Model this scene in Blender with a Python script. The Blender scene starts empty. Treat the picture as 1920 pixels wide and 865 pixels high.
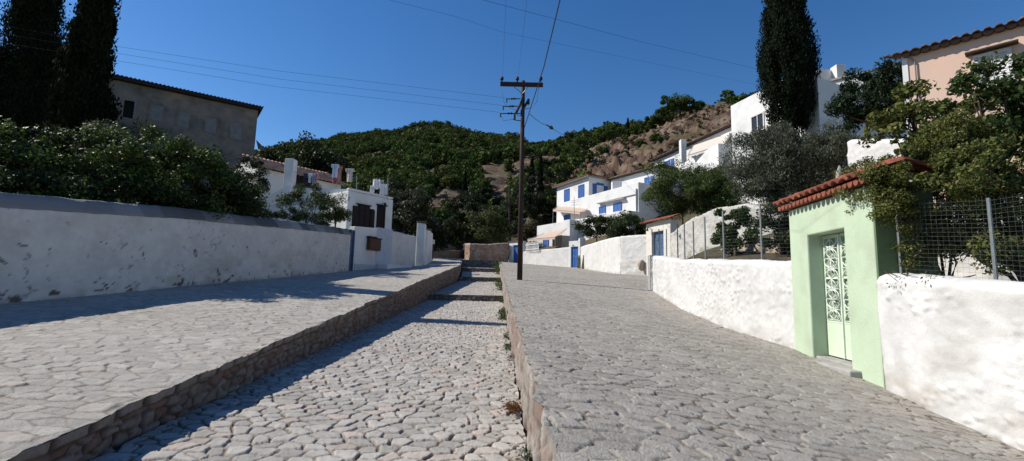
import bpy, math, random
import numpy as np
from mathutils import Vector, Matrix
random.seed(7); RNG = np.random.default_rng(11)
sc = bpy.context.scene
COL = sc.collection
# ------------------------------------------------------------------ camera
CZ = 1.75; FPX = 870.0; CX0, CY0 = 960.0, 432.5
PIT = math.atan(103/870); ROLL = math.radians(1.4)
Fv = np.array([0, math.cos(PIT), math.sin(PIT)])
R0 = np.array([1., 0, 0]); U0 = np.array([0, -math.sin(PIT), math.cos(PIT)])
Rv = R0*math.cos(ROLL) + U0*math.sin(ROLL); Uv = U0*math.cos(ROLL) - R0*math.sin(ROLL)
cam = bpy.data.cameras.new('camera'); cam.sensor_width = 36; cam.lens = FPX/1920*36
cam.clip_start = .05; cam.clip_end = 3000
co = bpy.data.objects.new('camera', cam); COL.objects.link(co)
M4 = Matrix(((Rv[0], Uv[0], -Fv[0], 0), (Rv[1], Uv[1], -Fv[1], 0), (Rv[2], Uv[2], -Fv[2], CZ), (0, 0, 0, 1)))
co.matrix_world = M4; sc.camera = co
# ------------------------------------------------------------------ light
SUN_EL = 42.0; SUN_DX, SUN_DY = -1.0, .18
sun_az = math.atan2(SUN_DX, SUN_DY)          # from +Y towards +X
w = bpy.data.worlds.new('World'); sc.world = w; w.use_nodes = True
nt = w.node_tree; bg = nt.nodes['Background']; sk = nt.nodes.new('ShaderNodeTexSky')
sk.sky_type = 'NISHITA'; sk.sun_disc = False; sk.sun_elevation = math.radians(SUN_EL)
sk.sun_rotation = sun_az; sk.altitude = 300; sk.air_density = 1.0; sk.dust_density = .1; sk.ozone_density = 2.0
hs = nt.nodes.new('ShaderNodeHueSaturation'); hs.inputs['Saturation'].default_value = 1.32; hs.inputs['Hue'].default_value = .506; nt.links.new(sk.outputs[0], hs.inputs['Color']); nt.links.new(hs.outputs[0], bg.inputs[0]); bg.inputs[1].default_value = .100
sl = bpy.data.lights.new('sun', 'SUN'); sl.energy = 4.9; sl.angle = math.radians(.5); sl.color = (1, .94, .84)
so = bpy.data.objects.new('sun', sl); COL.objects.link(so)
hd = Vector((SUN_DX, SUN_DY, 0)).normalized(); el = math.radians(SUN_EL)
so.rotation_euler = Vector((hd.x*math.cos(el), hd.y*math.cos(el), math.sin(el))).to_track_quat('Z', 'Y').to_euler()
sc.view_settings.view_transform = 'Standard'; sc.view_settings.look = 'None'
sc.view_settings.exposure = 0.30; sc.view_settings.gamma = 1
sc.cycles.max_bounces = 6; sc.cycles.transparent_max_bounces = 8

# ------------------------------------------------------------------ pixel -> world (measuring helper)
def ray(px, py):
    return Fv + (px-CX0)/FPX*Rv - (py-CY0)/FPX*Uv
def P(px, py, Y):
    d = ray(px, py); t = Y/d[1]; return np.array([d[0]*t, Y, d[2]*t+CZ])
def onplane(px, py, A, B):
    """point where the pixel's ray meets the vertical plane over A-B: returns s (metres from A), z"""
    d = ray(px, py); u = np.array([B[0]-A[0], B[1]-A[1]]); L = np.hypot(*u); u = u/L
    m = np.array([[d[0], -u[0]], [d[1], -u[1]]]); t, s = np.linalg.solve(m, np.array([A[0], A[1]]))
    return s, d[2]*t+CZ

# ------------------------------------------------------------------ noise
def _h(ix, iy, iz, seed):
    with np.errstate(over='ignore'):
        h = (ix.astype(np.int64)*374761393 + iy.astype(np.int64)*668265263 + iz.astype(np.int64)*1274126177 + seed*974634777) & 0xffffffff
        h = ((h ^ (h >> 13))*1103515245) & 0xffffffff
        h = ((h ^ (h >> 16))*2246822519) & 0xffffffff
        h = h ^ (h >> 15)
    return (h & 0xffffff)/float(0xffffff)
def vn(x, y, z=0, seed=0):
    x = np.asarray(x, float); y = np.asarray(y, float)+0*x; z = np.zeros_like(x)+z
    ix, iy, iz = np.floor(x), np.floor(y), np.floor(z); fx, fy, fz = x-ix, y-iy, z-iz
    fx = fx*fx*(3-2*fx); fy = fy*fy*(3-2*fy); fz = fz*fz*(3-2*fz); r = 0
    for a in (0, 1):
        for b in (0, 1):
            for c in (0, 1):
                r = r + _h(ix+a, iy+b, iz+c, seed)*(fx if a else 1-fx)*(fy if b else 1-fy)*(fz if c else 1-fz)
    return r
def fbm(x, y, z=0, o=4, seed=0):
    r = 0; a = .5; t = 0
    for i in range(o):
        k = 2.03**i; r = r + a*vn(np.asarray(x)*k, np.asarray(y)*k, np.asarray(z)*k, seed+i*17); t += a; a *= .5
    return r/t
def vor(u, v, seed=0, jit=.42, brick=.5):
    """irregular stones: random id, second random, distance to the joint (cell units), offset from centre"""
    u = np.asarray(u, float); v = np.asarray(v, float); iv = np.floor(v)
    best = np.full(u.shape, 1e9); bx = np.zeros_like(u); by = np.zeros_like(u); bi = np.zeros_like(u); bj = np.zeros_like(u)
    cand = []
    for dj in (-1, 0, 1):
        j = iv+dj; off = (j % 2)*brick; iu = np.floor(u-off)
        for di in (-1, 0, 1):
            i = iu+di
            cx = i+off+.5+(_h(i, j, j*0, seed)-.5)*2*jit; cy = j+.5+(_h(i, j, j*0, seed+5)-.5)*2*jit
            d = (cx-u)**2+(cy-v)**2; m = d < best
            best = np.where(m, d, best); bx = np.where(m, cx, bx); by = np.where(m, cy, by); bi = np.where(m, i, bi); bj = np.where(m, j, bj)
            cand.append((cx, cy))
    e = np.full(u.shape, 9.)
    for cx, cy in cand:
        dx, dy = cx-bx, cy-by; L = np.sqrt(dx*dx+dy*dy); ok = L > 1e-5; L = np.where(ok, L, 1)
        d = (((bx+cx)/2-u)*dx+((by+cy)/2-v)*dy)/L
        e = np.where(ok, np.minimum(e, d), e)
    return _h(bi, bj, bi*0, seed+9), _h(bi, bj, bi*0, seed+23), e, u-bx, v-by
def ss(a, b, x): t = np.clip((x-a)/(b-a), 0, 1); return t*t*(3-2*t)
def mix3(a, b, t): return np.asarray(a)*(1-t[..., None])+np.asarray(b)*t[..., None]

# ------------------------------------------------------------------ materials
def mat(name, c1, c2=None, scale=3., rough=.85, bump=.2, bscale=40., attr=False, leaf=0., spec=.3, metal=0., c3=None, s3=1., bdist=.01):
    m = bpy.data.materials.new(name); m.use_nodes = True; m['vc'] = bool(attr); t = m.node_tree; N = t.nodes; L = t.links
    b = N['Principled BSDF']; b.inputs['Roughness'].default_value = rough; b.inputs['Metallic'].default_value = metal
    b.inputs['Specular IOR Level'].default_value = spec
    tc = N.new('ShaderNodeTexCoord')
    nz = N.new('ShaderNodeTexNoise'); nz.inputs['Scale'].default_value = scale; nz.inputs['Detail'].default_value = 5; nz.inputs['Roughness'].default_value = .65
    L.new(tc.outputs['Object'], nz.inputs['Vector'])
    c2 = c2 or tuple(x*.8 for x in c1)
    rp = N.new('ShaderNodeValToRGB'); rp.color_ramp.elements[0].position = .35; rp.color_ramp.elements[1].position = .68
    rp.color_ramp.elements[0].color = (*c1, 1); rp.color_ramp.elements[1].color = (*c2, 1)
    L.new(nz.outputs['Fac'], rp.inputs[0]); out = rp.outputs[0]
    if c3:
        n3 = N.new('ShaderNodeTexNoise'); n3.inputs['Scale'].default_value = s3; n3.inputs['Detail'].default_value = 6
        L.new(tc.outputs['Object'], n3.inputs['Vector']); r3 = N.new('ShaderNodeValToRGB')
        r3.color_ramp.elements[0].position = .5; r3.color_ramp.elements[1].position = .7
        L.new(n3.outputs['Fac'], r3.inputs[0]); mx = N.new('ShaderNodeMix'); mx.data_type = 'RGBA'
        L.new(r3.outputs[0], mx.inputs[0]); L.new(out, mx.inputs[6]); mx.inputs[7].default_value = (*c3, 1); out = mx.outputs[2]
    if attr:
        at = N.new('ShaderNodeAttribute'); at.attribute_name = 'Col'
        mx = N.new('ShaderNodeMix'); mx.data_type = 'RGBA'; mx.blend_type = 'MULTIPLY'; mx.inputs[0].default_value = 1
        L.new(out, mx.inputs[6]); L.new(at.outputs['Color'], mx.inputs[7]); out = mx.outputs[2]
    L.new(out, b.inputs['Base Color'])
    if bump:
        nb = N.new('ShaderNodeTexNoise'); nb.inputs['Scale'].default_value = bscale; nb.inputs['Detail'].default_value = 6; nb.inputs['Roughness'].default_value = .6
        L.new(tc.outputs['Object'], nb.inputs['Vector']); bp = N.new('ShaderNodeBump'); bp.inputs['Strength'].default_value = bump
        bp.inputs['Distance'].default_value = bdist; L.new(nb.outputs['Fac'], bp.inputs['Height']); L.new(bp.outputs[0], b.inputs['Normal'])
    if leaf:
        tr = N.new('ShaderNodeBsdfTranslucent'); ms = N.new('ShaderNodeMixShader'); ms.inputs[0].default_value = leaf
        L.new(out, tr.inputs['Color']); L.new(b.outputs[0], ms.inputs[1]); L.new(tr.outputs[0], ms.inputs[2])
        L.new(ms.outputs[0], N['Material Output'].inputs[0])
    return m
W1 = (1, 1, 1)
M = dict(
 paving=mat('paving', W1, (.86, .85, .84), 26, .9, .9, 55, attr=True, bdist=.012),
 masonry=mat('masonry', W1, (.7, .68, .66), 22, .9, .6, 60, attr=True, bdist=.01),
 whitewash=mat('whitewash', (.64, .635, .62), (.56, .555, .54), 5, .9, .5, 35, attr=True, bdist=.012),
 plaster=mat('white_plaster', (.70, .70, .69), (.63, .635, .635), 1.3, .9, .25, 25, c3=(.55, .54, .52), s3=.7),
 plaster_old=mat('old_plaster', (.19, .175, .16), (.095, .088, .08), .9, .95, .8, 10, c3=(.24, .195, .155), s3=.55, bdist=.04),
 infill=mat('infill', (.19, .20, .20), (.13, .135, .14), 3, .95, .3, 20),
 pink=mat('pink_plaster', (.68, .47, .36), (.62, .45, .37), 1.1, .9, .25, 20, c3=(.66, .50, .40), s3=.5),
 cream=mat('cream', (.66, .63, .57), (.58, .55, .49), 3, .85, .15, 30),
 green=mat('green_paint', (.46, .555, .405), (.41, .51, .36), 2.2, .85, .45, 30, c3=(.40, .46, .34), s3=2.4),
 dark_green_shade=mat('dark_green_shade', (.13, .18, .09), (.09, .13, .065), 3, .9, .3, 30),
 green_dark=mat('green_door', (.56, .66, .50), (.50, .60, .44), 6, .6, .15, 60),
 iron_white=mat('iron_white', (.68, .72, .66), (.55, .60, .52), 20, .5, .1, 60),
 glass_frost=mat('glass_frost', (.30, .38, .28), (.20, .27, .19), 5, .35, .15, 14),
 blue=mat('blue_paint', (.035, .13, .40), (.03, .10, .32), 6, .6, .15, 50),
 bluegrey=mat('bluegrey_paint', (.08, .13, .22), (.05, .09, .16), 6, .6, .15, 50),
 paleblue=mat('paleblue_tone', (.46, .50, .56), (.38, .42, .48), 3, .9, .3, 30),
 brown=mat('brown_wood', (.020, .010, .008), (.011, .006, .005), 8, .7, .3, 40),
 box=mat('box_wood', (.09, .04, .022), (.05, .024, .014), 10, .6, .3, 40),
 pole=mat('creosote_wood', (.045, .026, .020), (.022, .013, .010), 9, .85, .5, 60),
 steel=mat('steel', (.30, .32, .32), (.22, .23, .22), 15, .5, .2, 60, metal=.6),
 wire=mat('wire', (.03, .03, .035), (.02, .02, .022), 10, .6, 0),
 black=mat('dark_metal', (.015, .013, .013), (.01, .01, .01), 10, .6, .1),
 tile=mat('clay_tile', (.27, .085, .05), (.17, .055, .036), 7, .85, .5, 40, attr=True),
 tile_pale=mat('pale_tile', (.55, .33, .24), (.42, .24, .17), 5, .9, .4, 40, attr=True),
 tile_old=mat('old_tile', (.17, .11, .085), (.09, .065, .055), 6, .9, .5, 40, attr=True),
 rock=mat('rock', (.20, .115, .075), (.085, .052, .036), .9, .95, 1., 3.0, attr=True, bdist=.4, c3=(.27, .22, .175), s3=.35),
 bark=mat('bark', (.10, .075, .055), (.05, .038, .03), 9, .95, .8, 30, bdist=.03),
 leaf=mat('leaf', W1, (.75, .75, .75), 3, .5, 0, attr=True, leaf=.3, spec=.13),
 needle=mat('needle', W1, (.8, .8, .8), .5, .95, 0, attr=True, leaf=.12, spec=.04),
 ground=mat('ground', W1, (.62, .6, .58), .9, .95, .9, 2.5, attr=True, bdist=.35),
 glass=mat('window_glass', (.03, .035, .04), (.02, .02, .025), 2, .12, 0, spec=.6),
 dark=mat('dark_recess', (.012, .011, .010), (.008, .008, .008), 3, .8, 0),
 awning=mat('awning_cloth', (.66, .52, .42), (.60, .47, .38), 4, .9, .2, 30, leaf=.25),
 awning2=mat('awning_cream', (.72, .67, .60), (.66, .61, .54), 4, .9, .2, 30, leaf=.25),
 concrete=mat('concrete', (.36, .35, .33), (.26, .25, .235), 4, .9, .5, 40),
)
def cloth(n, c): return mat(n, c, tuple(x*.85 for x in c), 8, .9, .2, 30, leaf=.2)

# ------------------------------------------------------------------ objects
ORG = {}
def link(o): COL.objects.link(o); return o
def thing(name, label, cat, loc, group=None):
    o = link(bpy.data.objects.new(name, None)); o.location = tuple(float(x) for x in loc); o.empty_display_size = .3
    o['label'] = label; o['category'] = cat
    if group: o['group'] = group
    ORG[o.name] = np.array([float(x) for x in loc]); return o
def tag(o, label, cat, group=None, kind=None):
    if label: o['label'] = label
    if cat: o['category'] = cat
    if group: o['group'] = group
    if kind: o['kind'] = kind
    return o
def mkmesh(name, V, F, m, parent=None, smooth=False, col=None, org=None):
    V = np.asarray(V, np.float64).reshape(-1, 3)
    if parent is not None: o0 = ORG[parent.name]
    else: o0 = np.array(org if org is not None else (0, 0, 0), float)
    V = V-o0; me = bpy.data.meshes.new(name)
    if isinstance(F, np.ndarray):
        nf, k = F.shape
        me.vertices.add(len(V)); me.vertices.foreach_set('co', V.astype(np.float32).ravel())
        me.loops.add(nf*k); me.loops.foreach_set('vertex_index', F.astype(np.int32).ravel())
        me.polygons.add(nf); me.polygons.foreach_set('loop_start', np.arange(0, nf*k, k, dtype=np.int32))
        me.polygons.foreach_set('loop_total', np.full(nf, k, np.int32)); me.update(calc_edges=True)
    else:
        me.from_pydata([tuple(v) for v in V], [], F); me.update()
    if smooth: me.polygons.foreach_set('use_smooth', np.ones(len(me.polygons), bool))
    if col is None and m.get('vc'): col = np.ones((len(V), 3))
    if col is not None:
        a = me.attributes.new('Col', 'FLOAT_COLOR', 'POINT'); c = np.ones((len(V), 4), np.float32); c[:, :3] = np.asarray(col, np.float32).reshape(-1, 3)
        a.data.foreach_set('color', c.ravel())
    me.materials.append(m); o = link(bpy.data.objects.new(name, me))
    if parent is not None: o.parent = parent
    else: o.location = tuple(o0)
    ORG[o.name] = o0; return o
def dup(root, loc, label=None, rz=0., scale=1., group=None):
    r = root.copy(); link(r); r.location = tuple(loc); r.rotation_euler = (0, 0, rz); r.scale = (scale,)*3
    if label: r['label'] = label
    if group: r['group'] = group
    for ch in list(root.children):
        c = ch.copy(); link(c); c.parent = r
        for g in ch.children: d = g.copy(); link(d); d.parent = c
    return r
class Fr:
    """facade frame: A->B along the wall, n = outwards (towards side of the point 'look')"""
    def __init__(s, A, B, look=(0, 0)):
        s.A = np.array([A[0], A[1]], float); u = np.array([B[0]-A[0], B[1]-A[1]], float); s.L = float(np.hypot(*u)); s.u = u/s.L
        n = np.array([-s.u[1], s.u[0]]); c = s.A+u/2
        if np.dot(n, np.array(look)-c) < 0: n = -n
        s.n = n; s.B = np.array([B[0], B[1]], float)
    def p(s, a, d, z): q = s.A+s.u*a+s.n*d; return (q[0], q[1], z)
    def rect(s, x0, x1, y0, y1):
        xm, ym = (x0+x1)/2, (y0+y1)/2
        return onplane(x0, ym, s.A, s.B)[0], onplane(x1, ym, s.A, s.B)[0], onplane(xm, y1, s.A, s.B)[1], onplane(xm, y0, s.A, s.B)[1]
class MB:
    def __init__(s): s.V = []; s.F = []
    def add(s, V, F): b = len(s.V); s.V += [tuple(v) for v in V]; s.F += [tuple(i+b for i in f) for f in F]; return s
    def hexa(s, p): return s.add(p, [(0, 3, 2, 1), (4, 5, 6, 7), (0, 1, 5, 4), (1, 2, 6, 5), (2, 3, 7, 6), (3, 0, 4, 7)])
    def box(s, x0, x1, y0, y1, z0, z1): return s.hexa([(x0, y0, z0), (x1, y0, z0), (x1, y1, z0), (x0, y1, z0), (x0, y0, z1), (x1, y0, z1), (x1, y1, z1), (x0, y1, z1)])
    def fb(s, f, a0, a1, d0, d1, z0, z1, zb=None):
        """box in a facade frame; zb: top height at a1 if sloping"""
        z2 = z1 if zb is None else zb
        return s.hexa([f.p(a0, d0, z0), f.p(a1, d0, z0), f.p(a1, d1, z0), f.p(a0, d1, z0), f.p(a0, d0, z1), f.p(a1, d0, z2), f.p(a1, d1, z2), f.p(a0, d1, z1)])
    def prism(s, pts, z0, z1):
        n = len(pts); z1 = [z1]*n if np.isscalar(z1) else z1
        V = [(p[0], p[1], z0) for p in pts]+[(p[0], p[1], z) for p, z in zip(pts, z1)]
        return s.add(V, [tuple(range(n))[::-1], tuple(range(n, 2*n))]+[(i, (i+1) % n, n+(i+1) % n, n+i) for i in range(n)])
    def tube(s, pts, r, n=6, cap=True):
        pts = [Vector(tuple(float(c) for c in p)) for p in pts]; k = len(pts); r = [r]*k if np.isscalar(r) else r
        b = len(s.V); up = Vector((0, 0, 1))
        for i, p in enumerate(pts):
            d = (pts[min(i+1, k-1)]-pts[max(i-1, 0)]).normalized(); a = d.cross(up)
            if a.length < .1: a = d.cross(Vector((1, 0, 0)))
            a.normalize(); c = d.cross(a)
            for j in range(n):
                t = 2*math.pi*j/n; s.V.append(tuple(p+(a*math.cos(t)+c*math.sin(t))*r[i]))
        for i in range(k-1):
            for j in range(n): s.F.append((b+i*n+j, b+i*n+(j+1) % n, b+(i+1)*n+(j+1) % n, b+(i+1)*n+j))
        if cap: s.F.append(tuple(b+j for j in range(n))[::-1]); s.F.append(tuple(b+(k-1)*n+j for j in range(n)))
        return s
    def sheet(s, a, b, c, d, th=.02):
        a, b, c, d = [np.array(x, float) for x in (a, b, c, d)]; n = np.cross(b-a, d-a); n = n/np.linalg.norm(n)*th
        return s.hexa([a, b, c, d, a+n, b+n, c+n, d+n])
    def build(s, name, m, parent=None, smooth=False, org=None, bevel=0):
        o = mkmesh(name, s.V, s.F, m, parent, smooth, org=org)
        if bevel:
            b = o.modifiers.new('bevel', 'BEVEL'); b.width = bevel; b.segments = 2; b.limit_method = 'ANGLE'
        return o
def gridF(nu, nv, closed=False):
    i = np.arange(nu-1)[:, None]*nv; j = np.arange(nv-1)[None, :]
    a = i+j; return np.stack([a, a+nv, a+nv+1, a+1], -1).reshape(-1, 4)

# ------------------------------------------------------------------ ground lines (heights in metres, channel floor under the camera = 0)
def PL(*k):                                              # polyline over Y: (Y, X, z rel. camera)
    k = np.array(k, float); return lambda Y: (np.interp(Y, k[:, 0], k[:, 1]), np.interp(Y, k[:, 0], k[:, 2])+CZ)
def fromP(*k): return [(Y, P(px, py, Y)[0], P(px, py, Y)[2]-CZ) for px, py, Y in k]
lw = fromP((0, 570, 8.9), (330, 538, 12.6), (655, 508.5, 24.0))
lw0 = lw[0]
LEFTWALL = PL((-8, -10.6, -1.75), (0, -10.2, -1.25), *lw, (27.0, P(732, 505, 27)[0], .86), (33, P(782, 500, 33)[0], 1.2), (36.5, P(812, 488, 36.5)[0], 1.85), (46, -9.5, 2.7), (60, -16, 3.5))
TERR = PL((-8, -3.2, -2.1), (0, -3.35, -1.50), *fromP((100, 822, 3.75), (500, 649, 6.86), (808, 519, 21.4)), (29, -3.2, 1.18), (36, -3.85, 1.72), (42, -4.55, 2.16))
KERB = PL((-8, .50, -1.72), (0, .32, -1.14), *fromP((1020, 791, 3.0), (971, 615, 6.9), (944, 519, 21.4), (939, 504, 29), (937, 496, 36), (936, 491, 42)), (42.1, -1.1, 2.15))
_T, _K = TERR, KERB
def TERR(Y): x, z = _T(Y); return x+(vn(np.asarray(Y)*3.1, 0, 0, 301)-.5)*.06+(vn(np.asarray(Y)*9., 0, 0, 302)-.5)*.025, z+(vn(np.asarray(Y)*2.2, 0, 0, 303)-.5)*.02
def KERB(Y): x, z = _K(Y); return x+(vn(np.asarray(Y)*3.7, 0, 0, 304)-.5)*.06+(vn(np.asarray(Y)*10., 0, 0, 305)-.5)*.03, z+(vn(np.asarray(Y)*2.7, 0, 0, 306)-.5)*.02
CHL = PL((-8, -3.15, -2.15), (0, -3.3, -1.75), (4.06, -3.50, -1.56), (6.86, -3.60, -1.42), (21.4, -3.70, -.72), (29, -3.1, 0), (36, -3.75, 0), (42, -4.45, 0))
CHZ = [(-8, 21.4, -2.13, -.72), (21.4, 29, -.49, .23), (29, 36, .44, 1.0), (36, 42, 1.24, 1.55)]
rw = fromP((1920, 852, 4.3), (1663, 733, 6.2), (1497, 660, 8.4), (1360, 617, 11.3), (1280, 582, 14.2), (1220, 543, 19.0))
RW = PL((-8, 4.4, -2.3), (0, 4.5, -1.72), *rw)
STW = [P(954, 494, 49.5), P(980, 496, 48.0), P(1067, 503.5, 42.4), P(1088, 505.5, 41.4), P(1128, 510, 36.6), P(1163, 512.5, 32.0)]   # street wall of blue house
GT = P(1212, 508, 30.6)
ROADR = PL((-8, 4.8, -2.3), (0, 4.8, -1.72), *[(a, b+.25, c) for a, b, c in rw], (20, 7.2, 0), (24, 9.5, .35), (30, 10.4, .8), (32.2, STW[5][0]+.3, .93), (36.7, STW[4][0]+.2, 1.25), (42, STW[2][0]+.3, 1.75))

def paving(name, fL, fR, Y0, Y1, cu, cv, depth, tone, joint, dj, n_u, seed, jw=.03, tilt=.012, rz=.003, warm=.25, zfun=None, edge=0, mortar_mix=.0, rough_=.012, var_=.36):
    Ys = []; y = Y0
    while y < Y1: Ys.append(y); y += .05 if y < 1.6 else max(.010, rz*y*(1+.02*y))
    Ys.append(Y1); Ys = np.array(Ys); xl, zl = fL(Ys); xr, zr = fR(Ys)
    if zfun: zl = zfun(Ys); zr = zl.copy()
    t = np.linspace(0, 1, n_u)[None, :]
    X = xl[:, None]*(1-t)+xr[:, None]*t; Z = zl[:, None]*(1-t)+zr[:, None]*t; Yg = np.repeat(Ys[:, None], n_u, 1)
    wu = X+(fbm(X*1.7, Yg*1.7, 0, 2, seed)-.5)*.18; wv = Yg+(fbm(X*1.7, Yg*1.7, 5, 2, seed+3)-.5)*.18
    sb = np.where(vn(X*.35, Yg*.35, 0, seed+31) > .0, 1., 1.)
    r1, r2, e, ox, oy = vor(wu/cu*sb, wv/cv, seed, .36)
    e = e*min(cu, cv)
    en = e+(fbm(X*25, Yg*25, 0, 2, seed+7)-.5)*.022
    st = ss(.004, jw, en)
    fill = ss(.52, .72, fbm(X*.8, Yg*.8, 3, 3, seed+40))*mortar_mix
    st2 = st*(1-fill)+fill*np.maximum(st, .75)
    fade = 1/(1+np.maximum(Yg-16, 0)*.05)
    h = depth*(st2-1)*fade+(fbm(X*32, Yg*32, 0, 2, seed+8)-.5)*.005*(Yg < 14)+st*((r1-.5)*tilt+(r2-.5)*.07*ox*cu+(r1-.5)*.07*oy*cv)+st*(fbm(X*11, Yg*11, 0, 3, seed+2)-.5)*rough_+(fbm(X*.5, Yg*.5, 0, 2, seed+50)-.5)*.03
    if edge: Z = Z-.0
    if edge > 0: X = X+(t > .999)*(vn(Yg*3, Yg*0, 0, 4)-.5)*.05
    c = np.array(tone)*(1-var_/2+var_*r1[..., None]); pinkish = (ss(.80, .95, r2)*warm)[..., None]
    c = c*(1-pinkish)+np.array([.46, .33, .27])*pinkish
    c = c*(.86+.28*fbm(X*9, Yg*9, 0, 3, seed+77))[..., None]*(.90+.2*fbm(X*.45, Yg*.45, 0, 3, seed+78))[..., None]
    jc = mix3(joint, dj, ss(.4, .6, fbm(X*1.1, Yg*1.1, 0, 3, seed+90)))
    col = jc*(1-st[..., None])+c*st[..., None]
    V = np.stack([X, Yg, Z+h], -1)
    return tag(mkmesh(name, V, gridF(len(Ys), n_u)[:, ::-1], M['paving'], smooth=True, col=col), None, None, kind='structure')
GS = (.37, .352, .322)
for k, (a, b, z0, z1) in enumerate(CHZ):
    zf = lambda Y, a=a, b=b, z0=z0, z1=z1: CZ+z0+(z1-z0)*(Y-a)/(b-a) if a > 0 else CZ+np.interp(Y, [-8, 0, 4.06, 6.86, 21.4], [-2.15, -1.75, -1.56, -1.42, -.72])
    paving('channel_paving', CHL, lambda Y: (KERB(Y)[0]-.0, KERB(Y)[1]), a, b, .225, .165, .028, GS, (.15, .105, .075), (.25, .205, .17), 380 if k == 0 else 110, 3+k, .017, .013, .0028, .35, zf, mortar_mix=.45, rough_=.012)
paving('terrace_paving', lambda Y: (LEFTWALL(Y)[0]-.3, LEFTWALL(Y)[1]), TERR, -8, 42, .30, .165, .010, (.36, .34, .305), (.22, .19, .155), (.29, .27, .245), 460, 31, .013, .010, .0028, .15, edge=1, mortar_mix=1., rough_=.014, var_=.24)
paving('road_paving', KERB, ROADR, -8, 42, .205, .12, .011, (.33, .308, .272), (.16, .132, .105), (.25, .228, .195), 540, 57, .010, .013, .0024, .12, mortar_mix=.5, rough_=.006, var_=.26)
UP_L = PL((42, LEFTWALL(42)[0]-.3, LEFTWALL(42)[1]-CZ), (46, -9.5, 2.7), (62, -16, 4.2))
UP_R = PL((42, STW[2][0]+.3, 1.75), (48, STW[1][0]+.3, 2.15), (62, 2, 3.4))
paving('upper_road', UP_L, UP_R, 42, 62, .3, .25, .01, (.42, .40, .37), (.3, .27, .24), (.3, .27, .24), 120, 71)

# masonry faces --------------------------------------------------
def masonry(name, top, bot, Y0, Y1, mt, parent=None, nz=26, cu=.22, cv=.13, seed=5, face=1, dark=1., rz=.004, cope=.0, Yfun=None):
    """vertical stone face between two lines that run along Y"""
    Ys = []; y = Y0
    while y < Y1: Ys.append(y); y += .06 if y < 1.5 else max(.014, rz*y)
    Ys.append(Y1); Ys = np.array(Ys); xt, zt = top(Ys); xb, zb = bot(Ys); zb = zb-.15
    t = np.linspace(0, 1, nz)[None, :]
    X = xb[:, None]*(1-t)+xt[:, None]*t; Z = zb[:, None]*(1-t)+zt[:, None]*t; Yg = np.repeat(Ys[:, None], nz, 1)
    H = (zt[:, None]-Z)
    wv = Z+(fbm(Yg*2.5, Z*2.5, 0, 2, seed)-.5)*.14; wu = Yg+(fbm(Yg*2.5, Z*2.5, 4, 2, seed)-.5)*.14
    r1, r2, e, ox, oy = vor(wu/cu, wv/cv, seed, .4)
    e = e*cv+(fbm(Yg*22, Z*22, 0, 2, seed)-.5)*.02; st = ss(.0, .016, e)
    if cope:
        r1c, r2c, ec, _, _ = vor(wu/(cu*1.7), Z*0+.5, seed+3, .2); k = (H < cope)
        st = np.where(k, ss(0, .05, ec*.3), st); r1 = np.where(k, r1c*.5+.5, r1); r2 = np.where(k, r2c*.5, r2)
        st = np.where(k, np.maximum(st, 0), st)*ss(0, .02, np.abs(H-cope)+.001)
    d = (st-1)*.035+st*(r1-.5)*.04+st*(ox*(r2-.5)+oy*(r1-.5))*.03+(fbm(Yg*12, Z*12, 0, 3, seed)-.5)*.02
    d = d*np.where(t > .97, .3, 1)
    X = X+face*d
    c = mix3((.26, .225, .19), (.40, .36, .32), r1); red = ss(.6, .9, r2)*.6; c = mix3((0, 0, 0), (0, 0, 0), r1)+c*(1-red[..., None])+np.array([.27, .14, .10])*red[..., None]
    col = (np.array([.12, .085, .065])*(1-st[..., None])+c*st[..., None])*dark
    V = np.stack([X, Yg, Z], -1); F = gridF(len(Ys), nz)
    if face < 0: F = F[:, ::-1]
    return V.reshape(-1, 3), F, col.reshape(-1, 3)
tb = lambda Y: (CHL(Y)[0], np.interp(Y, [-8, 0, 4.06, 6.86, 21.39, 21.41, 29, 29.01, 36, 36.01, 42], [-2.15, -1.75, -1.56, -1.42, -.72, -.49, .23, .44, 1.0, 1.24, 1.55])+CZ)
kb = lambda Y: (KERB(Y)[0], tb(Y)[1])
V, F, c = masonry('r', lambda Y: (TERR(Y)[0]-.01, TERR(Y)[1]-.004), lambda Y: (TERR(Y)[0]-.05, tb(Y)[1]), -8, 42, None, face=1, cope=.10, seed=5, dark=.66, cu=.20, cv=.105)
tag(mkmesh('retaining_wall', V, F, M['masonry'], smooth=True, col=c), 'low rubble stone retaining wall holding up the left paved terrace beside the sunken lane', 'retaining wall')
V, F, c = masonry('k', lambda Y: (KERB(Y)[0]+.01, KERB(Y)[1]-.004), lambda Y: (KERB(Y)[0]+.035, tb(Y)[1]), -8, 42, None, nz=18, face=-1, seed=15, cu=.3, cv=.2)
c = c*.85+.04
tag(mkmesh('kerb', V, F, M['masonry'], smooth=True, col=c), None, None, kind='structure')
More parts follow.
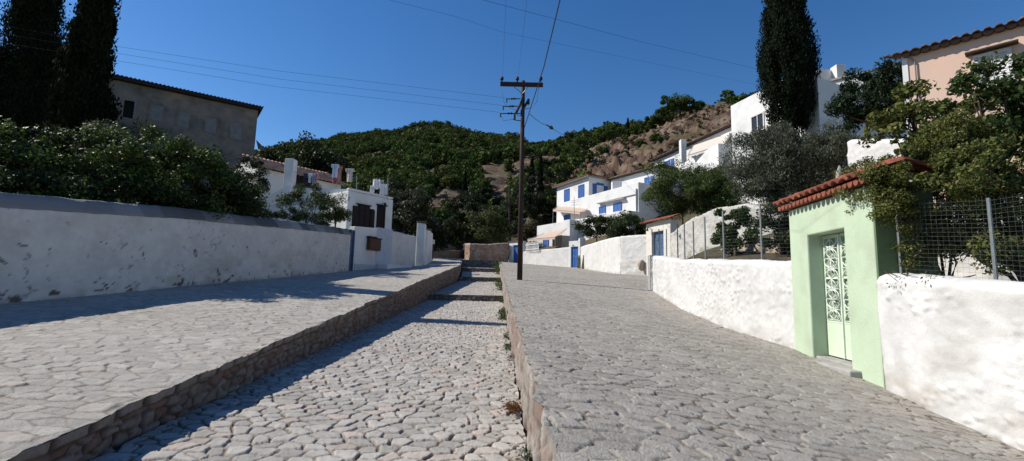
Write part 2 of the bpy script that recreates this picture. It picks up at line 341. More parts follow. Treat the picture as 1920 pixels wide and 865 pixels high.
# step risers across the channel, end wall
for i, (Y, zb, zt) in enumerate(((21.4, -.72, -.47), (29, .23, .46), (36, 1.0, 1.26), (42, 1.55, 2.19))):
    xl = float(CHL(Y)[0])-.1; xr = float(KERB(Y)[0])+.1; n = 90; nz = 12
    s = np.linspace(xl, xr, n)[:, None]+np.zeros((1, nz)); t = np.linspace(0, 1, nz)[None, :]; Z = CZ+zb-.1+(zt-zb+.1)*t+np.zeros((n, 1))
    bow = -.25*np.sin((s-xl)/(xr-xl)*math.pi)*(i < 3)
    r1, r2, e, _, _ = vor(s/.25, Z/.17, 50+i, .35); st = ss(0, .2, e)
    Yg = Y-.03+bow-st*.03
    col = (.15+.2*r1[..., None])*np.array([1, .84, .72])*st[..., None]+.07*(1-st[..., None])
    V = np.stack([s, Yg, Z], -1).reshape(-1, 3)
    V2 = V.reshape(n, nz, 3)[:, -1:, :].repeat(2, 1).copy(); V2[:, 1, 1] = Y+.35
    c2 = np.full((n, 2, 3), .33)
    F = np.concatenate([gridF(n, nz), gridF(n, 2)+n*nz])
    tag(mkmesh('channel_step' if i < 3 else 'channel_end_wall', np.concatenate([V, V2.reshape(-1, 3)]), F, M['masonry'], smooth=True, col=np.concatenate([col.reshape(-1, 3), c2.reshape(-1, 3)])), None, None, kind='structure')

# ------------------------------------------------------------------ terrain
cols_px = np.array([-900, -300, 100, 450, 560, 700, 830, 960, 1060, 1180, 1270, 1380, 1500, 1700, 2000, 2600], float)
TY = np.array([0, 8, 14, 20, 30, 40, 55, 80, 120, 180, 300, 400, 700], float)
TZ = np.array([
 [0, .2, 1, 2, 5, 7, 9, 15, 25, 40, 60, 70, 60],
 [0, .2, 1, 2, 5, 7, 10, 18, 30, 50, 80, 95, 80],
 [-.4, .0, .8, 1.5, 4, 7, 10, 16, 26, 45, 78, 98, 80],
 [-.4, -.2, .3, 1.0, 3, 6, 8, 13, 22, 40, 75, 107, 90],
 [-.5, -.3, .2, .9, 2.2, 3.5, 5.5, 10, 20, 42, 86, 121, 100],
 [-.6, -.3, .1, .6, 1.6, 2.6, 4.5, 11, 24, 47, 95, 132, 110],
 [-.6, -.4, .0, .4, 1.2, 2.1, 4, 12, 27, 50, 107, 121, 100],
 [-.6, -.4, .0, .3, 1.1, 1.7, 3.6, 12.5, 28, 50, 95, 108, 90],
 [-.6, -.4, .0, .3, .9, 1.8, 6, 17, 33, 54, 84, 95, 90],
 [-.4, .0, .2, .5, 1.2, 4.5, 11, 22, 39, 59, 82, 90, 80],
 [-.2, .3, .8, 1.1, 1.6, 6, 13, 26, 45.5, 60, 78, 85, 80],
 [.0, .4, 1.0, 2.0, 4.0, 8.5, 15.5, 29.5, 49.5, 62, 75, 80, 80],
 [-.3, -.1, 1.3, 3.2, 6.0, 10, 17, 32, 50, 62, 75, 80, 80],
 [-.3, -.1, 1.6, 4.5, 8, 12, 17, 26, 40, 52, 65, 70, 70],
 [-.3, -.2, 1.6, 5, 8, 11, 15, 22, 34, 45, 60, 65, 60],
 [.2, .6, 2.5, 5, 7, 9, 12, 17, 26, 35, 50, 55, 50]], float)
CLEAR = [(840, 88, 46, 14), (935, 101, 34, 18), (800, 126, 26, 8), (720, 150, 40, 7), (890, 72, 30, 7), (1010, 92, 26, 14), (760, 105, 26, 6)]
def clearing(px, Y):
    r = np.zeros_like(np.asarray(px, float)); wob = (vn(np.asarray(px)/14., np.asarray(Y)/5., 0, 88)-.5)*.9
    for a, b, c, d in CLEAR: r = np.maximum(r, ss(1.15, .75, np.sqrt(((px-a)/c)**2+((Y-b)/d)**2)+wob))
    return r
def smooth_lerp(q, Y):
    px = 960+870*q
    ci = np.interp(px, cols_px, np.arange(len(cols_px))); yi = np.interp(Y, TY, np.arange(len(TY)))
    c0 = np.clip(np.floor(ci).astype(int), 0, len(cols_px)-2); y0 = np.clip(np.floor(yi).astype(int), 0, len(TY)-2)
    fc = ci-c0; fy = yi-y0
    return (TZ[c0, y0]*(1-fc)+TZ[c0+1, y0]*fc)*(1-fy)+(TZ[c0, y0+1]*(1-fc)+TZ[c0+1, y0+1]*fc)*fy
def rocky(q, Y): return ss(.06, .16, q)*ss(60, 75, Y)*(1-ss(150, 200, Y))
def terr_z(X, Y):
    X = np.asarray(X, float); Y = np.asarray(Y, float)
    q = X/np.maximum(Y, 9.0); z = smooth_lerp(q, np.maximum(Y, 0))+CZ
    z = z+(fbm(X/34, Y/34, 0, 4, 3)-.5)*ss(50, 160, Y)*13+(fbm(X/6, Y/6, 0, 3, 8)-.5)*ss(40, 90, Y)*2.0+(fbm(X/2.2, Y/2.2, 0, 3, 9)-.5)*.22
    rk = rocky(q, Y); led = fbm(X/9, Y/9, 0, 3, 21)
    z = z+rk*(np.abs(fbm(X/5.5, Y/5.5, z/7, 5, 25)-.5)*-11.+1.8+(np.floor(led*9)/9-led)*10)
    xl, zl = LEFTWALL(Y); xr, zr = ROADR(Y)
    Yc = Y
    road = (zl*(xr-X)+zr*(X-xl))/np.maximum(xr-xl, .1)
    rlim = np.where(Yc > 42, np.interp(Yc, [42, 49.5, 62], [STW[2][0]+.3, .8, 2]), xr)
    inn = (X > xl-.32) & (X < rlim+.15) & (Y < 61)
    z = np.where(inn, np.minimum(road, zr)-3.0, z)
    # flat terraces kept under the houses on the right
    return z
xs = np.concatenate([-np.geomspace(700, 26, 70), np.arange(-25.5, 25.6, .3), np.linspace(26.5, 110, 150), np.geomspace(112, 700, 40)])
ys = np.concatenate([np.arange(-30, 0, 1.5), np.arange(0, 56, .3), np.linspace(56.5, 170, 190), np.linspace(172, 430, 90), np.geomspace(440, 1200, 12)])
XX, YY = np.meshgrid(xs, ys, indexing='ij'); ZZ = terr_z(XX, YY)
q = XX/np.maximum(YY, 9)
n1 = fbm(XX/5, YY/5, ZZ/5, 4, 61); n2 = fbm(XX/1.8, YY/1.8, ZZ/1.8, 3, 63); n3 = fbm(XX/25, YY/25, 0, 3, 64)
gcol = mix3((.055, .06, .028), (.14, .105, .065), ss(.35, .6, n1))
rk = rocky(q, YY)
rc = mix3((.10, .055, .036), (.22, .165, .125), ss(.42, .66, n2)); rc = mix3(rc, (.10, .08, .04), ss(.5, .62, n1)*.8)
far_rock = ss(.56, .66, n3)*ss(60, 80, YY)*(1-ss(180, 230, YY))
cl_ = clearing(960+870*q, YY); gcol = mix3(gcol, rc*(1-.4*cl_[..., None]), np.clip(rk+far_rock+cl_*.8, 0, 1))
tag(mkmesh('hillside', np.stack([XX, YY, ZZ], -1), gridF(len(xs), len(ys)), M['ground'], smooth=True, col=gcol), None, None, kind='structure')

# ------------------------------------------------------------------ foliage tools
def leaf_mesh(C, L, Wd, rng, dirs=None, bias=None, base=(.05, .08, .03), var=.35, alt=None, altp=0., droop=0):
    n = len(C); a = rng.normal(size=(n, 3)) if dirs is None else dirs+rng.normal(size=(n, 3))*.45
    a[:, 2] -= droop; a /= np.linalg.norm(a, axis=1)[:, None]
    b = rng.normal(size=(n, 3)); 
    if bias is not None:
        nn = bias+rng.normal(size=(n, 3))*.6; b = np.cross(nn, a)
    b -= a*np.sum(a*b, 1)[:, None]; b /= np.linalg.norm(b, axis=1)[:, None]+1e-9
    s = rng.uniform(.65, 1.25, (n, 1)); nrm = np.cross(a, b)
    V = np.empty((n, 4, 3)); V[:, 0] = C-a*L*.5*s; V[:, 1] = C+b*Wd*.5*s+nrm*Wd*.15*s-a*L*.08*s; V[:, 2] = C+a*L*.5*s; V[:, 3] = C-b*Wd*.5*s+nrm*Wd*.15*s-a*L*.08*s
    F = np.arange(4*n).reshape(n, 4); k = 1+rng.uniform(-var, var, (n, 1)); col = np.array(base)*k*(1+rng.uniform(-.12, .12, (n, 3)))
    if alt is not None: m = rng.random(n) < altp; col[m] = np.array(alt)*k[m]
    return V.reshape(-1, 3), F, np.repeat(col, 4, 0)
def crown_pts(c, r, K, n, sub, rng, fill=.5, cut=None):
    """points in sub-clumps spread through an ellipsoid; gaps stay between clumps"""
    d = rng.normal(size=(K, 3)); d /= np.linalg.norm(d, axis=1)[:, None]; rad = rng.uniform(fill, 1, (K, 1))**.6
    S = d*rad*np.array(r)*(.82+.36*rng.random((K, 1))); sr = sub*rng.uniform(.6, 1.4, K)
    idx = rng.integers(0, K, n); e = rng.normal(size=(n, 3)); e /= np.linalg.norm(e, axis=1)[:, None]
    Q = S[idx]+e*(rng.random((n, 1))**.45)*sr[idx][:, None]*np.array([1, 1, .75])
    out = e*.7+S[idx]/np.array(r)*.6+np.array([0, 0, .5])
    return Q+np.array(c), out, S+np.array(c)
def plant(name, label, cat, base, crowns, trunk=None, mt='leaf', L=.1, Wd=.05, color=(.05, .08, .03), group=None, seed=1, alt=None, altp=0, droop=0, var=.35, sub=.45, limbs=6, tr=.12, fill=.45, flowers=None, updir=0, tname='trunk'):
    rng = np.random.default_rng(seed); t = thing(name, label, cat, base, group); VV = []; CC = []; cen = []
    for (c, r, K, n) in crowns:
        Q, out, S = crown_pts(c, r, K, n, sub, rng, fill)
        dirs = None
        if updir: dirs = np.array([0, 0, updir])+out*.3
        V, F, cc = leaf_mesh(Q, L, Wd, rng, dirs=dirs, bias=out, base=color, alt=alt, altp=altp, droop=droop, var=var); VV.append(V); CC.append(cc); cen.append((c, S))
    V = np.concatenate(VV); F = np.arange(len(V)).reshape(-1, 4)
    mkmesh('crown' if trunk else 'foliage', V, F, M[mt], t, col=np.concatenate(CC))
    if flowers:
        fc, fn, fs = flowers; Q = V.reshape(-1, 4, 3)[rng.integers(0, len(V)//4, fn), 2]
        Vf, Ff, cf = leaf_mesh(Q, fs, fs*.8, rng, base=fc, var=.15); tag(mkmesh('flowers', Vf, Ff, M['leaf'], t, col=cf), None, None, kind='stuff')
    mb = MB(); b = np.array(base, float)
    for c, S in cen:
        c = np.array(c, float); m1 = b*.45+c*.55+rng.normal(size=3)*.06; m1[2] = b[2]+(c[2]-b[2])*.45
        mb.tube([b-[0, 0, .2], b*.6+m1*.4, m1, c*.8+m1*.2], [tr, tr*.85, tr*.7, tr*.45], 7)
        for s in S[rng.permutation(len(S))[:limbs]]:
            k = rng.uniform(.3, .9); st = m1*(1-k)+c*k; md = (st+s)/2+rng.normal(size=3)*.12
            mb.tube([st, md, s], [tr*.4, tr*.25, tr*.08], 5)
    mb.build(tname, M['bark'], t, smooth=True); return t
def cypress(label, base, H, R, seed, n=26000, color=(.013, .019, .010), lean=0, group=None, L=.19):
    rng = np.random.default_rng(seed); t = thing('cypress_tree', label, 'tree', base, group)
    K = 520; hz = rng.random(K)**.9; prof = np.clip(np.minimum(.55+hz*3, 1)*np.clip((1.02-hz)/.66, 0, 1)**.9, .07, 1); ang = rng.uniform(0, 2*math.pi, K); rr = R*prof*rng.uniform(.15, 1.0, K)**.6
    S = np.stack([np.cos(ang)*rr, np.sin(ang)*rr, hz*H+.3], 1); sr = R*.26*rng.uniform(.6, 1.3, K)
    idx = rng.integers(0, K, n); e = rng.normal(size=(n, 3)); e /= np.linalg.norm(e, axis=1)[:, None]
    Q = S[idx]+e*(rng.random((n, 1))**.5)*sr[idx][:, None]*np.array([1, 1, 2.4]); out = np.stack([np.cos(ang[idx]), np.sin(ang[idx]), np.zeros(n)], 1)
    V, F, c = leaf_mesh(Q+np.array(base), L, L*.42, rng, dirs=np.array([0, 0, 1.2])+out*.35, bias=out, base=color, var=.4)
    mkmesh('crown', V, F, M['needle'], t, col=c)
    b = np.array(base, float); MB().tube([b-[0, 0, .3], b+[0, 0, H*.4], b+[0, 0, H*.9]], [R*.16, R*.1, .03], 8).build('trunk', M['bark'], t, smooth=True); return t

# --- the wood on the far hill: one mass
rng = np.random.default_rng(5)
def unit_crown(n, rng, flat=1.):
    d = rng.normal(size=(7, 3)); d /= np.linalg.norm(d, axis=1)[:, None]; S = d*.55*np.array([1, 1, .7]); idx = rng.integers(0, 7, n)
    e = rng.normal(size=(n, 3)); e /= np.linalg.norm(e, axis=1)[:, None]; Q = S[idx]+e*.52*rng.uniform(.7, 1, (n, 1)); Q[:, 2] = Q[:, 2]*flat+.9
    V, F, c = leaf_mesh(Q, .46, .34, rng, bias=e+np.array([0, 0, .4]), base=(1, 1, 1), var=.28); return V, c
templ = [unit_crown(150, rng, f) for f in (.8, 1., 1.15, .9, 1.0)]
pos = []; 
def try_pos(n, pxr, Yr, dens):
    px = rng.uniform(*pxr, n); Y = np.exp(rng.uniform(math.log(Yr[0]), math.log(Yr[1]), n)); X = (px-960)/870*Y
    k = rng.random(n) < dens(px, X, Y); return np.stack([X[k], Y[k]], 1)
def dens_main(px, X, Y):
    qq = X/Y; n3_ = fbm(X/25, Y/25, 0, 3, 64); gap = 1-ss(.53, .60, n3_)*ss(60, 80, Y)*(1-ss(170, 230, Y))
    r = rocky(qq, Y); low = ss(.3, .5, fbm(X/12, Y/12, 0, 2, 91))
    d = (.15+.85*ss(100, 150, Y))*gap+.3*gap*(Y < 110)
    return np.clip(d*(1-r*.97)*(1-clearing(px, Y)), 0, 1)
A = [try_pos(6500, (430, 1130), (85, 420), dens_main), try_pos(2300, (380, 1200), (250, 420), lambda p, X, Y: np.ones_like(p)), try_pos(800, (1030, 1500), (135, 200), lambda p, X, Y: np.ones_like(p)*.9), try_pos(700, (600, 1110), (62, 110), lambda p, X, Y: (vn(X/9, Y/9, 0, 5) > .5)*.45*(1-clearing(p, Y)))]
XY = np.concatenate(A); Zt = terr_z(XY[:, 0], XY[:, 1]); N = len(XY)
VV = []; CC = []
for i in range(N):
    V, c = templ[i % 5]; Y = XY[i, 1]; s = rng.uniform(1.1, 2.4)*(.85 if Y < 110 else 1); a = rng.uniform(0, 6.28); ca, sa = math.cos(a), math.sin(a)
    st = 1+int(Y > 230) ; Vv = V.reshape(-1, 4, 3)[::st].reshape(-1, 3)*s; cv = c.reshape(-1, 4, 3)[::st].reshape(-1, 3)
    if st == 2: pass
    VV.append(np.stack([Vv[:, 0]*ca-Vv[:, 1]*sa+XY[i, 0], Vv[:, 0]*sa+Vv[:, 1]*ca+XY[i, 1], Vv[:, 2]*1.1+Zt[i]-.25], 1))
    g = rng.random(); tone = np.array([.072, .100, .030])*(.5+.9*g); tone[0] *= rng.uniform(.8, 1.25); CC.append(cv*tone)
V = np.concatenate(VV); tag(mkmesh('pine_wood', V, np.arange(len(V)).reshape(-1, 4), M['needle'], col=np.concatenate(CC)), 'pine wood covering the far hill above the lane as one green mass', 'forest', kind='stuff')
# scrub on the rock slope
pos = try_pos(4200, (1040, 1480), (50, 140), lambda p, X, Y: (vn(X/5, Y/5, 0, 15) > .45)*.55); Zt = terr_z(pos[:, 0], pos[:, 1]); VV = []; CC = []
for i in range(len(pos)):
    V, c = templ[i % 5]; V = V.reshape(-1, 4, 3)[::3].reshape(-1, 3)*rng.uniform(.3, .75); VV.append(V*[1, 1, .7]+[pos[i, 0], pos[i, 1], Zt[i]-.15]); CC.append(c.reshape(-1, 4, 3)[::3].reshape(-1, 3)*np.array([.085, .078, .035])*rng.uniform(.5, 1.3))
V = np.concatenate(VV); tag(mkmesh('hill_scrub', V, np.arange(len(V)).reshape(-1, 4), M['needle'], col=np.concatenate(CC)), 'low dry scrub dotted over the bare rocky slope', 'scrub', kind='stuff')
# boulders on the rock slope: uncountable rubble
def rock_mesh(c, r, rng):
    """faceted rock: a sphere cut by random planes"""
    nu_, nv_ = 14, 8; u = np.linspace(0, 2*math.pi, nu_, endpoint=False); v = np.linspace(.03, math.pi-.03, nv_); U, Vv = np.meshgrid(u, v, indexing='ij')
    D = np.stack([np.cos(U)*np.sin(Vv), np.sin(U)*np.sin(Vv), np.cos(Vv)], -1); pn = rng.normal(size=(11, 3)); pn /= np.linalg.norm(pn, axis=1)[:, None]; ph = rng.uniform(.55, .95, 11)
    k = np.min(ph/np.maximum(D@pn.T, .35), -1); k = np.minimum(k, 1.25)
    V = D*k[..., None]*np.array(r)+np.array(c); F = []
    for i in range(nu_):
        for j in range(nv_-1): F.append((i*nv_+j, i*nv_+j+1, ((i+1) % nu_)*nv_+j+1, ((i+1) % nu_)*nv_+j))
    return V.reshape(-1, 3), np.array(F)
VV = []; FF = []; CC = []; b = 0; pos = try_pos(1500, (1040, 1420), (62, 135), lambda p, X, Y: (vn(X/7, Y/7, 0, 35) > .5)*.6); pos2 = try_pos(900, (760, 1060), (65, 130), lambda p, X, Y: clearing(p, Y)*.5); pos = np.concatenate([pos, pos2]); Zt = terr_z(pos[:, 0], pos[:, 1])
for i in range(len(pos)):
    s = .22+.75*rng.random()**4; V, F = rock_mesh((pos[i, 0], pos[i, 1], Zt[i]+s*.0), (s*rng.uniform(.8, 1.9), s, s*rng.uniform(.5, 1.2)), rng); VV.append(V); FF.append(F+b); b += len(V)
    g = rng.random(); CC.append(np.tile(np.array([1, .96, .92])*rng.uniform(.55, 1.15), (len(V), 1)))
tag(mkmesh('hill_rocks', np.concatenate(VV), np.concatenate(FF), M['rock'], col=np.concatenate(CC)), 'brown and grey boulders strewn over the steep bare slope', 'rocks', kind='stuff')

# --- individual pines one can tell apart
def hill_pine(label, px, py_base, Y, s, seed, tone=1., group='pine trees on the hill', X=None, wide=1.):
    x = (px-960)/870*Y; z = float(terr_z(np.array([x]), np.array([Y]))[0]); rng2 = np.random.default_rng(seed)
    H = 5.5*s; t = plant('pine_tree', label, 'tree', (x, Y, z-.2), [((x, Y, z+H*.52), (1.9*s*wide, 1.9*s*wide, 1.9*s), 30, 3200)], trunk=True, mt='needle', L=.42, Wd=.2, color=tuple(np.array([.072, .105, .030])*tone), seed=seed, sub=.75*s, tr=.18*s, limbs=8, fill=.3, group=group); return t

# ------------------------------------------------------------------ wall builder: rubble wall under whitewash
def lumpwall(path, tops, thick, side, amp=.035, cell=.22, res=.06, seed=1, zb=.4, base_col=(1, 1, 1), dirt=.5, chips=0., cope=0., capcol=None, vres=None, irregular=.04):
    """path: Nx3 base points on the street side; tops: N heights (absolute z); side: unit-ish 2-vector sign, +1 = wall body to the left of travel"""
    path = np.array(path, float); seg = np.hypot(*np.diff(path[:, :2], axis=0).T); S = np.concatenate([[0], np.cumsum(seg)])
    n = max(3, int(S[-1]/res)+1); s = np.linspace(0, S[-1], n)
    X, Y, Z = [np.interp(s, S, path[:, i]) for i in range(3)]; T = np.interp(s, S, tops)
    dx, dy = np.gradient(X), np.gradient(Y); L = np.hypot(dx, dy); nx, ny = -dy/L*side, dx/L*side       # towards the body
    T = T+(fbm(s*1.3, s*0, 0, 3, seed)-.5)*irregular*2
    H = float(np.max(T-Z))+zb; mz = max(4, int(H/(vres or res))); r = min(.10, thick*.3)
    prof = [(0, k/mz, 0) for k in range(mz+1)]                       # front: depth, frac, dz
    prof += [(r*.3, 1, r*.55), (r, 1, r*.9), (thick*.5, 1, r*1.05), (thick-r, 1, r*.9), (thick-r*.3, 1, r*.5), (thick, 1, 0)]+[(thick, 1-k/6, 0) for k in range(1, 7)]
    pr = np.array(prof); m = len(pr); front = np.arange(m) <= mz
    base = (Z-zb)[:, None]; topz = (T-r)[:, None]
    zz = base+(topz-base)*pr[None, :, 1]+pr[None, :, 2]; D = np.repeat(pr[None, :, 0], n, 0); ssg = np.repeat(s[:, None], m, 1)
    r1, r2, e, _, _ = vor((ssg+(fbm(ssg*3, zz*3, 0, 2, seed)-.5)*.15)/cell, zz/(cell*.7), seed, .4)
    pil = ss(0, .5, e)*(r2 > .35)
    q1, q2, e2, _, _ = vor(ssg/(cell*.45), zz/(cell*.38), seed+70, .42); lump = ss(.05, .5, e2)*(q1 > .66)*ss(.36, .55, vn(ssg*1.3, zz*1.6, 0, seed+71))
    disp = amp*.55*(pil-.3)*ss(.2, .6, vn(ssg*.7, zz*.9, 0, seed+6)*1.3)+amp*1.25*lump+(fbm(ssg*6, zz*6, D, 4, seed+1)-.5)*amp*.8+(fbm(ssg*.6, zz*.6, 0, 2, seed+2)-.5)*.07+(fbm(ssg*22, zz*22, D, 2, seed+4)-.5)*min(amp, .03)*.35
    D2 = D-disp*(D < thick*.5); 
    V = np.stack([X[:, None]+nx[:, None]*D2, Y[:, None]+ny[:, None]*D2, zz+(~front[None, :])*disp*.6], -1)
    hgt = zz-Z[:, None]
    dn = fbm(ssg*1.6, zz*3.5, 0, 4, seed+11); dirtm = dirt*ss(.50, .72, dn)*(.35+.65*ss(1.1, .1, hgt))
    col = np.ones(V.shape)*np.array(base_col); col = mix3(col, np.array([.62, .56, .48])*np.array(base_col), np.clip(dirtm, 0, 1))
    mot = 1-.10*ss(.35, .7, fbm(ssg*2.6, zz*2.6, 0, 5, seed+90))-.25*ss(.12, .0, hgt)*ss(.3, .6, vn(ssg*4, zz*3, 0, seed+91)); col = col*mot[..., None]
    if chips:
        c1 = ss(.655, .69, fbm(ssg*7.5+2*vn(ssg*3, zz*3, 0, 5), zz*8.5+2*vn(ssg*3, zz*3, 0, 6), 0, 4, seed+31)*.8+.11*ss(.6, 0, hgt)+.06*vn(ssg*.9, zz*.9, 0, 3)); crack = ss(.014, .004, np.abs(fbm(ssg*2.2, zz*2.2, 0, 3, seed+37)-.5))*ss(.56, .66, vn(ssg*1.1, zz*1.1, 0, seed+40))
        col = mix3(col, (.20, .17, .15), np.clip(c1*chips+crack*.65*chips, 0, 1))
    return V.reshape(-1, 3), gridF(n, m)[:, ::(1 if side > 0 else -1)], col.reshape(-1, 3), (X, Y, Z, T, nx, ny, s)
def wallthing(name, label, cat, path, tops, thick, side, mt='whitewash', part=None, ends=True, **kw):
    V, F, c, info = lumpwall(path, tops, thick, side, **kw); X, Y, Z, T, nx, ny, s = info
    if ends:                                                     # close both ends with a plain cap
        n = len(X); m = len(V)//n; extra = []
        for i in (0, n-1):
            ring = np.arange(i*m, (i+1)*m); cen = V[ring].mean(0); b = len(V); V = np.vstack([V, cen]); c = np.vstack([c, c[ring[0]]])
            extra += [(int(p), int(q), b) for p, q in zip(ring[:-1], ring[1:])]
        faces = [tuple(x) for x in F.tolist()]+extra
    else: faces = F
    p0 = path[len(path)//2]
    if part is None: return tag(mkmesh(name, V, faces, M[mt], smooth=True, col=c, org=(p0[0], p0[1], p0[2])), label, cat)
    return mkmesh(name, V, faces, M[mt], part, smooth=True, col=c)

# ---- left long wall with its sloping grey coping
pts = [(float(LEFTWALL(y)[0]), y, float(LEFTWALL(y)[1])) for y in (-6, 0, 4, 8.9, 10.5, 12.6, 18, 23.9)]
tops = [p[2]+h for p, h in zip(pts, (2.05, 2.05, 2.08, 2.10, 2.12, 2.12, 2.15, 2.15))]
def top_at(px, py): return onplane(px, py, (pts[3][0], pts[3][1]), (pts[-1][0], pts[-1][1]))
t = thing('boundary_wall', 'long shaded whitewashed wall with chipped plaster and a sloping grey coping on the left', 'wall', pts[3])
wallthing('wall', None, None, pts, [z-.22 for z in tops], .42, 1, part=t, amp=.018, cell=.3, res=.04, seed=3, base_col=(1.0, .98, .95), chips=1., dirt=.5, irregular=.015)
cp = [(p[0]-.03, p[1], tz-.25) for p, tz in zip(pts, tops)]
path = np.array(cp); n = 420; ysn = np.linspace(-6, 23.9, n); Xc = np.interp(ysn, path[:, 1], path[:, 0]); Zc = np.interp(ysn, path[:, 1], path[:, 2])
j = (vn(ysn*1.8, ysn*0, 0, 5)-.5)*.03; fl = (fbm(ysn*.9, ysn*0, 2, 3, 7)-.5)*.05
prof = [(.03, -.03), (.05, .0), (.035, .03), (-.07, .15), (-.17, .28), (-.24, .28), (-.42, .10), (-.42, -.05)]
V = np.stack([np.stack([Xc+a+j*(k < 4), ysn, Zc+b+fl+(vn(ysn*5, ysn*0+k, 0, 9)-.5)*.025], -1) for k, (a, b) in enumerate(prof)], 1)
sl_ = np.floor(ysn/.62+fbm(ysn, ysn*0, 0, 2, 3)); rr = _h(sl_, sl_*0, sl_*0, 3)
fresh = ss(.45, .6, vn(ysn*.5, ysn*0, 0, 77)); cc = np.repeat(((.30+.62*(rr-.3)*ss(9, 15, ysn)*(rr > .45)-.10*ss(9, 15, ysn))*(1-fresh*.0)*np.where(ysn < 12, 1.15, .8))[:, None, None]*np.ones((1, len(prof), 3)), 1, 0)*np.array([.98, .99, 1.03])  # coping grey, darkened further for the shade on its street slope
mkmesh('coping', V.reshape(-1, 3), gridF(n, len(prof))[:, ::-1], M['whitewash'], t, smooth=False, col=np.clip(cc, 0, .9).reshape(-1, 3))

# ---- frames shared by buildings
def window(root, f, a0, a1, z0, z1, shutter='blue', framem='blue', n=9, open_=False, proud=.05, label=None, name='window', sill=True):
    fw = min(.09, (a1-a0)*.12); mb = MB()
    mb.fb(f, a0, a0+fw, 0, proud+.03, z0, z1); mb.fb(f, a1-fw, a1, 0, proud+.03, z0, z1); mb.fb(f, a0+fw, a1-fw, 0, proud+.03, z1-fw, z1); mb.fb(f, a0+fw, a1-fw, 0, proud+.03, z0, z0+fw*.8)
    w_ = mb.build(name, M[framem], root)
    if label: w_['label'] = label
    if shutter == 'glass':
        MB().fb(f, a0+fw, a1-fw, .0, proud*.4, z0+fw*.8, z1-fw).build('pane', M['glass'], w_)
        m = (a0+a1)/2; MB().fb(f, m-.03, m+.03, proud*.4+.002, proud+.02, z0+fw, z1-fw).build('mullion', M[framem], w_)
    else:
        m = (a0+a1)/2
        for (b0, b1) in ((a0+fw, m-.01), (m+.01, a1-fw)):
            s = MB(); s.fb(f, b0, b1, .0, proud*.5, z0+fw*.8, z1-fw); k = (b1-b0)*.16
            s.fb(f, b0, b0+k, proud*.5, proud, z0+fw*.8, z1-fw); s.fb(f, b1-k, b1, proud*.5, proud, z0+fw*.8, z1-fw)
            hh = (z1-fw-z0-fw*.8)/n
            for i in range(n):
                za = z0+fw*.8+i*hh; s.hexa([f.p(b0+k, proud*.5, za), f.p(b1-k, proud*.5, za), f.p(b1-k, proud*.95, za), f.p(b0+k, proud*.95, za), f.p(b0+k, proud*.5, za+hh*.75), f.p(b1-k, proud*.5, za+hh*.75), f.p(b1-k, proud*.6, za+hh*.75), f.p(b0+k, proud*.6, za+hh*.75)])
            s.build('shutter', M[shutter], w_)
    if sill: MB().fb(f, a0-.06, a1+.06, 0, proud+.07, z0-.06, z0-.003).build('sill', M['plaster'], w_)
    return w_
def door(root, f, a0, a1, z0, z1, mt='blue', framem=None, name='door', proud=.04):
    mb = MB(); m = (a0+a1)/2; mb.fb(f, a0, m-.006, 0, proud, z0, z1); mb.fb(f, m+.006, a1, 0, proud, z0, z1)
    for b0, b1 in ((a0, m), (m, a1)):
        w_ = b1-b0
        for k0, k1 in ((.06, .36), (.42, .66), (.72, .94)):
            za, zb_ = z0+(z1-z0)*k0, z0+(z1-z0)*k1; mb.fb(f, b0+w_*.2, b1-w_*.2, proud, proud+.02, za, zb_)
    d = mb.build(name, M[mt], root); fm = MB(); k = .07
    fm.fb(f, a0-k, a0-.002, 0, proud+.03, z0, z1+k); fm.fb(f, a1+.002, a1+k, 0, proud+.03, z0, z1+k); fm.fb(f, a0, a1, 0, proud+.03, z1+.002, z1+k)
    fm.build('frame', M[framem or mt], d)
    MB().tube([f.p(m+.07, proud, z0+1.0), f.p(m+.07, proud+.07, z0+1.0), f.p(m+.17, proud+.07, z0+1.0)], .014, 6).build('handle', M['steel'], d); return d
def tiles(O, U, S, parent, mt='tile', name='roof', period=.21, amp=.045, row=.34, under=.05, seed=1, ridge=False):
    """barrel-tile slope: O eave corner, U along the eave, S up the slope"""
    O, U, S = [np.array(x, float) for x in (O, U, S)]; L = np.linalg.norm(U); H = np.linalg.norm(S); nrm = np.cross(U, S); nrm /= np.linalg.norm(nrm)
    if nrm[2] < 0: nrm = -nrm
    nu = int(L/period)*8+1; nr = max(1, int(H/row)); vs = []
    for k in range(nr): vs += [k*row, (k+1)*row-.002]
    vs[-1] = H; vs = np.array(vs); nv = len(vs); u = np.linspace(0, L, nu)
    ph = (u/period) % 1; conv = np.where(ph < .62, np.sqrt(np.clip(1-((ph-.31)/.31)**2, 0, 1)), -.55*np.sin((ph-.62)/.38*math.pi))
    k = np.arange(nv)//2; lift = np.where(np.arange(nv) % 2 == 0, .022, 0.)
    ui = np.floor(u/period); rnd = _h(ui[:, None]+0*k[None, :], k[None, :]+0*ui[:, None], 0*k[None, :]+0*ui[:, None], seed)
    hgt = conv[:, None]*amp+lift[None, :]+(rnd-.5)*.014
    vj = vs[None, :]+np.where(np.arange(nv)[None, :] == 0, (rnd-.5)*.05, 0)
    V = O+u[:, None, None]/L*U+vj[..., None]/H*S+nrm*hgt[..., None]
    V2 = O+u[:, None, None]/L*U+vs[None, :, None]/H*S-nrm*(under*.4)+nrm*np.minimum(hgt, amp*.9)[..., None]*.75
    F = gridF(nu, nv); b = nu*nv; e = np.arange(nu-1)*nv
    F = np.concatenate([F, (F+b)[:, ::-1], np.stack([e, e+b, e+nv+b, e+nv], 1)])
    col = np.repeat(((.7+.6*rnd)[..., None]*np.array([1, .95, .92]))[None], 2, 0).reshape(-1, 3)
    return mkmesh(name, np.concatenate([V.reshape(-1, 3), V2.reshape(-1, 3)]), F, M[mt], parent, smooth=False, col=col)

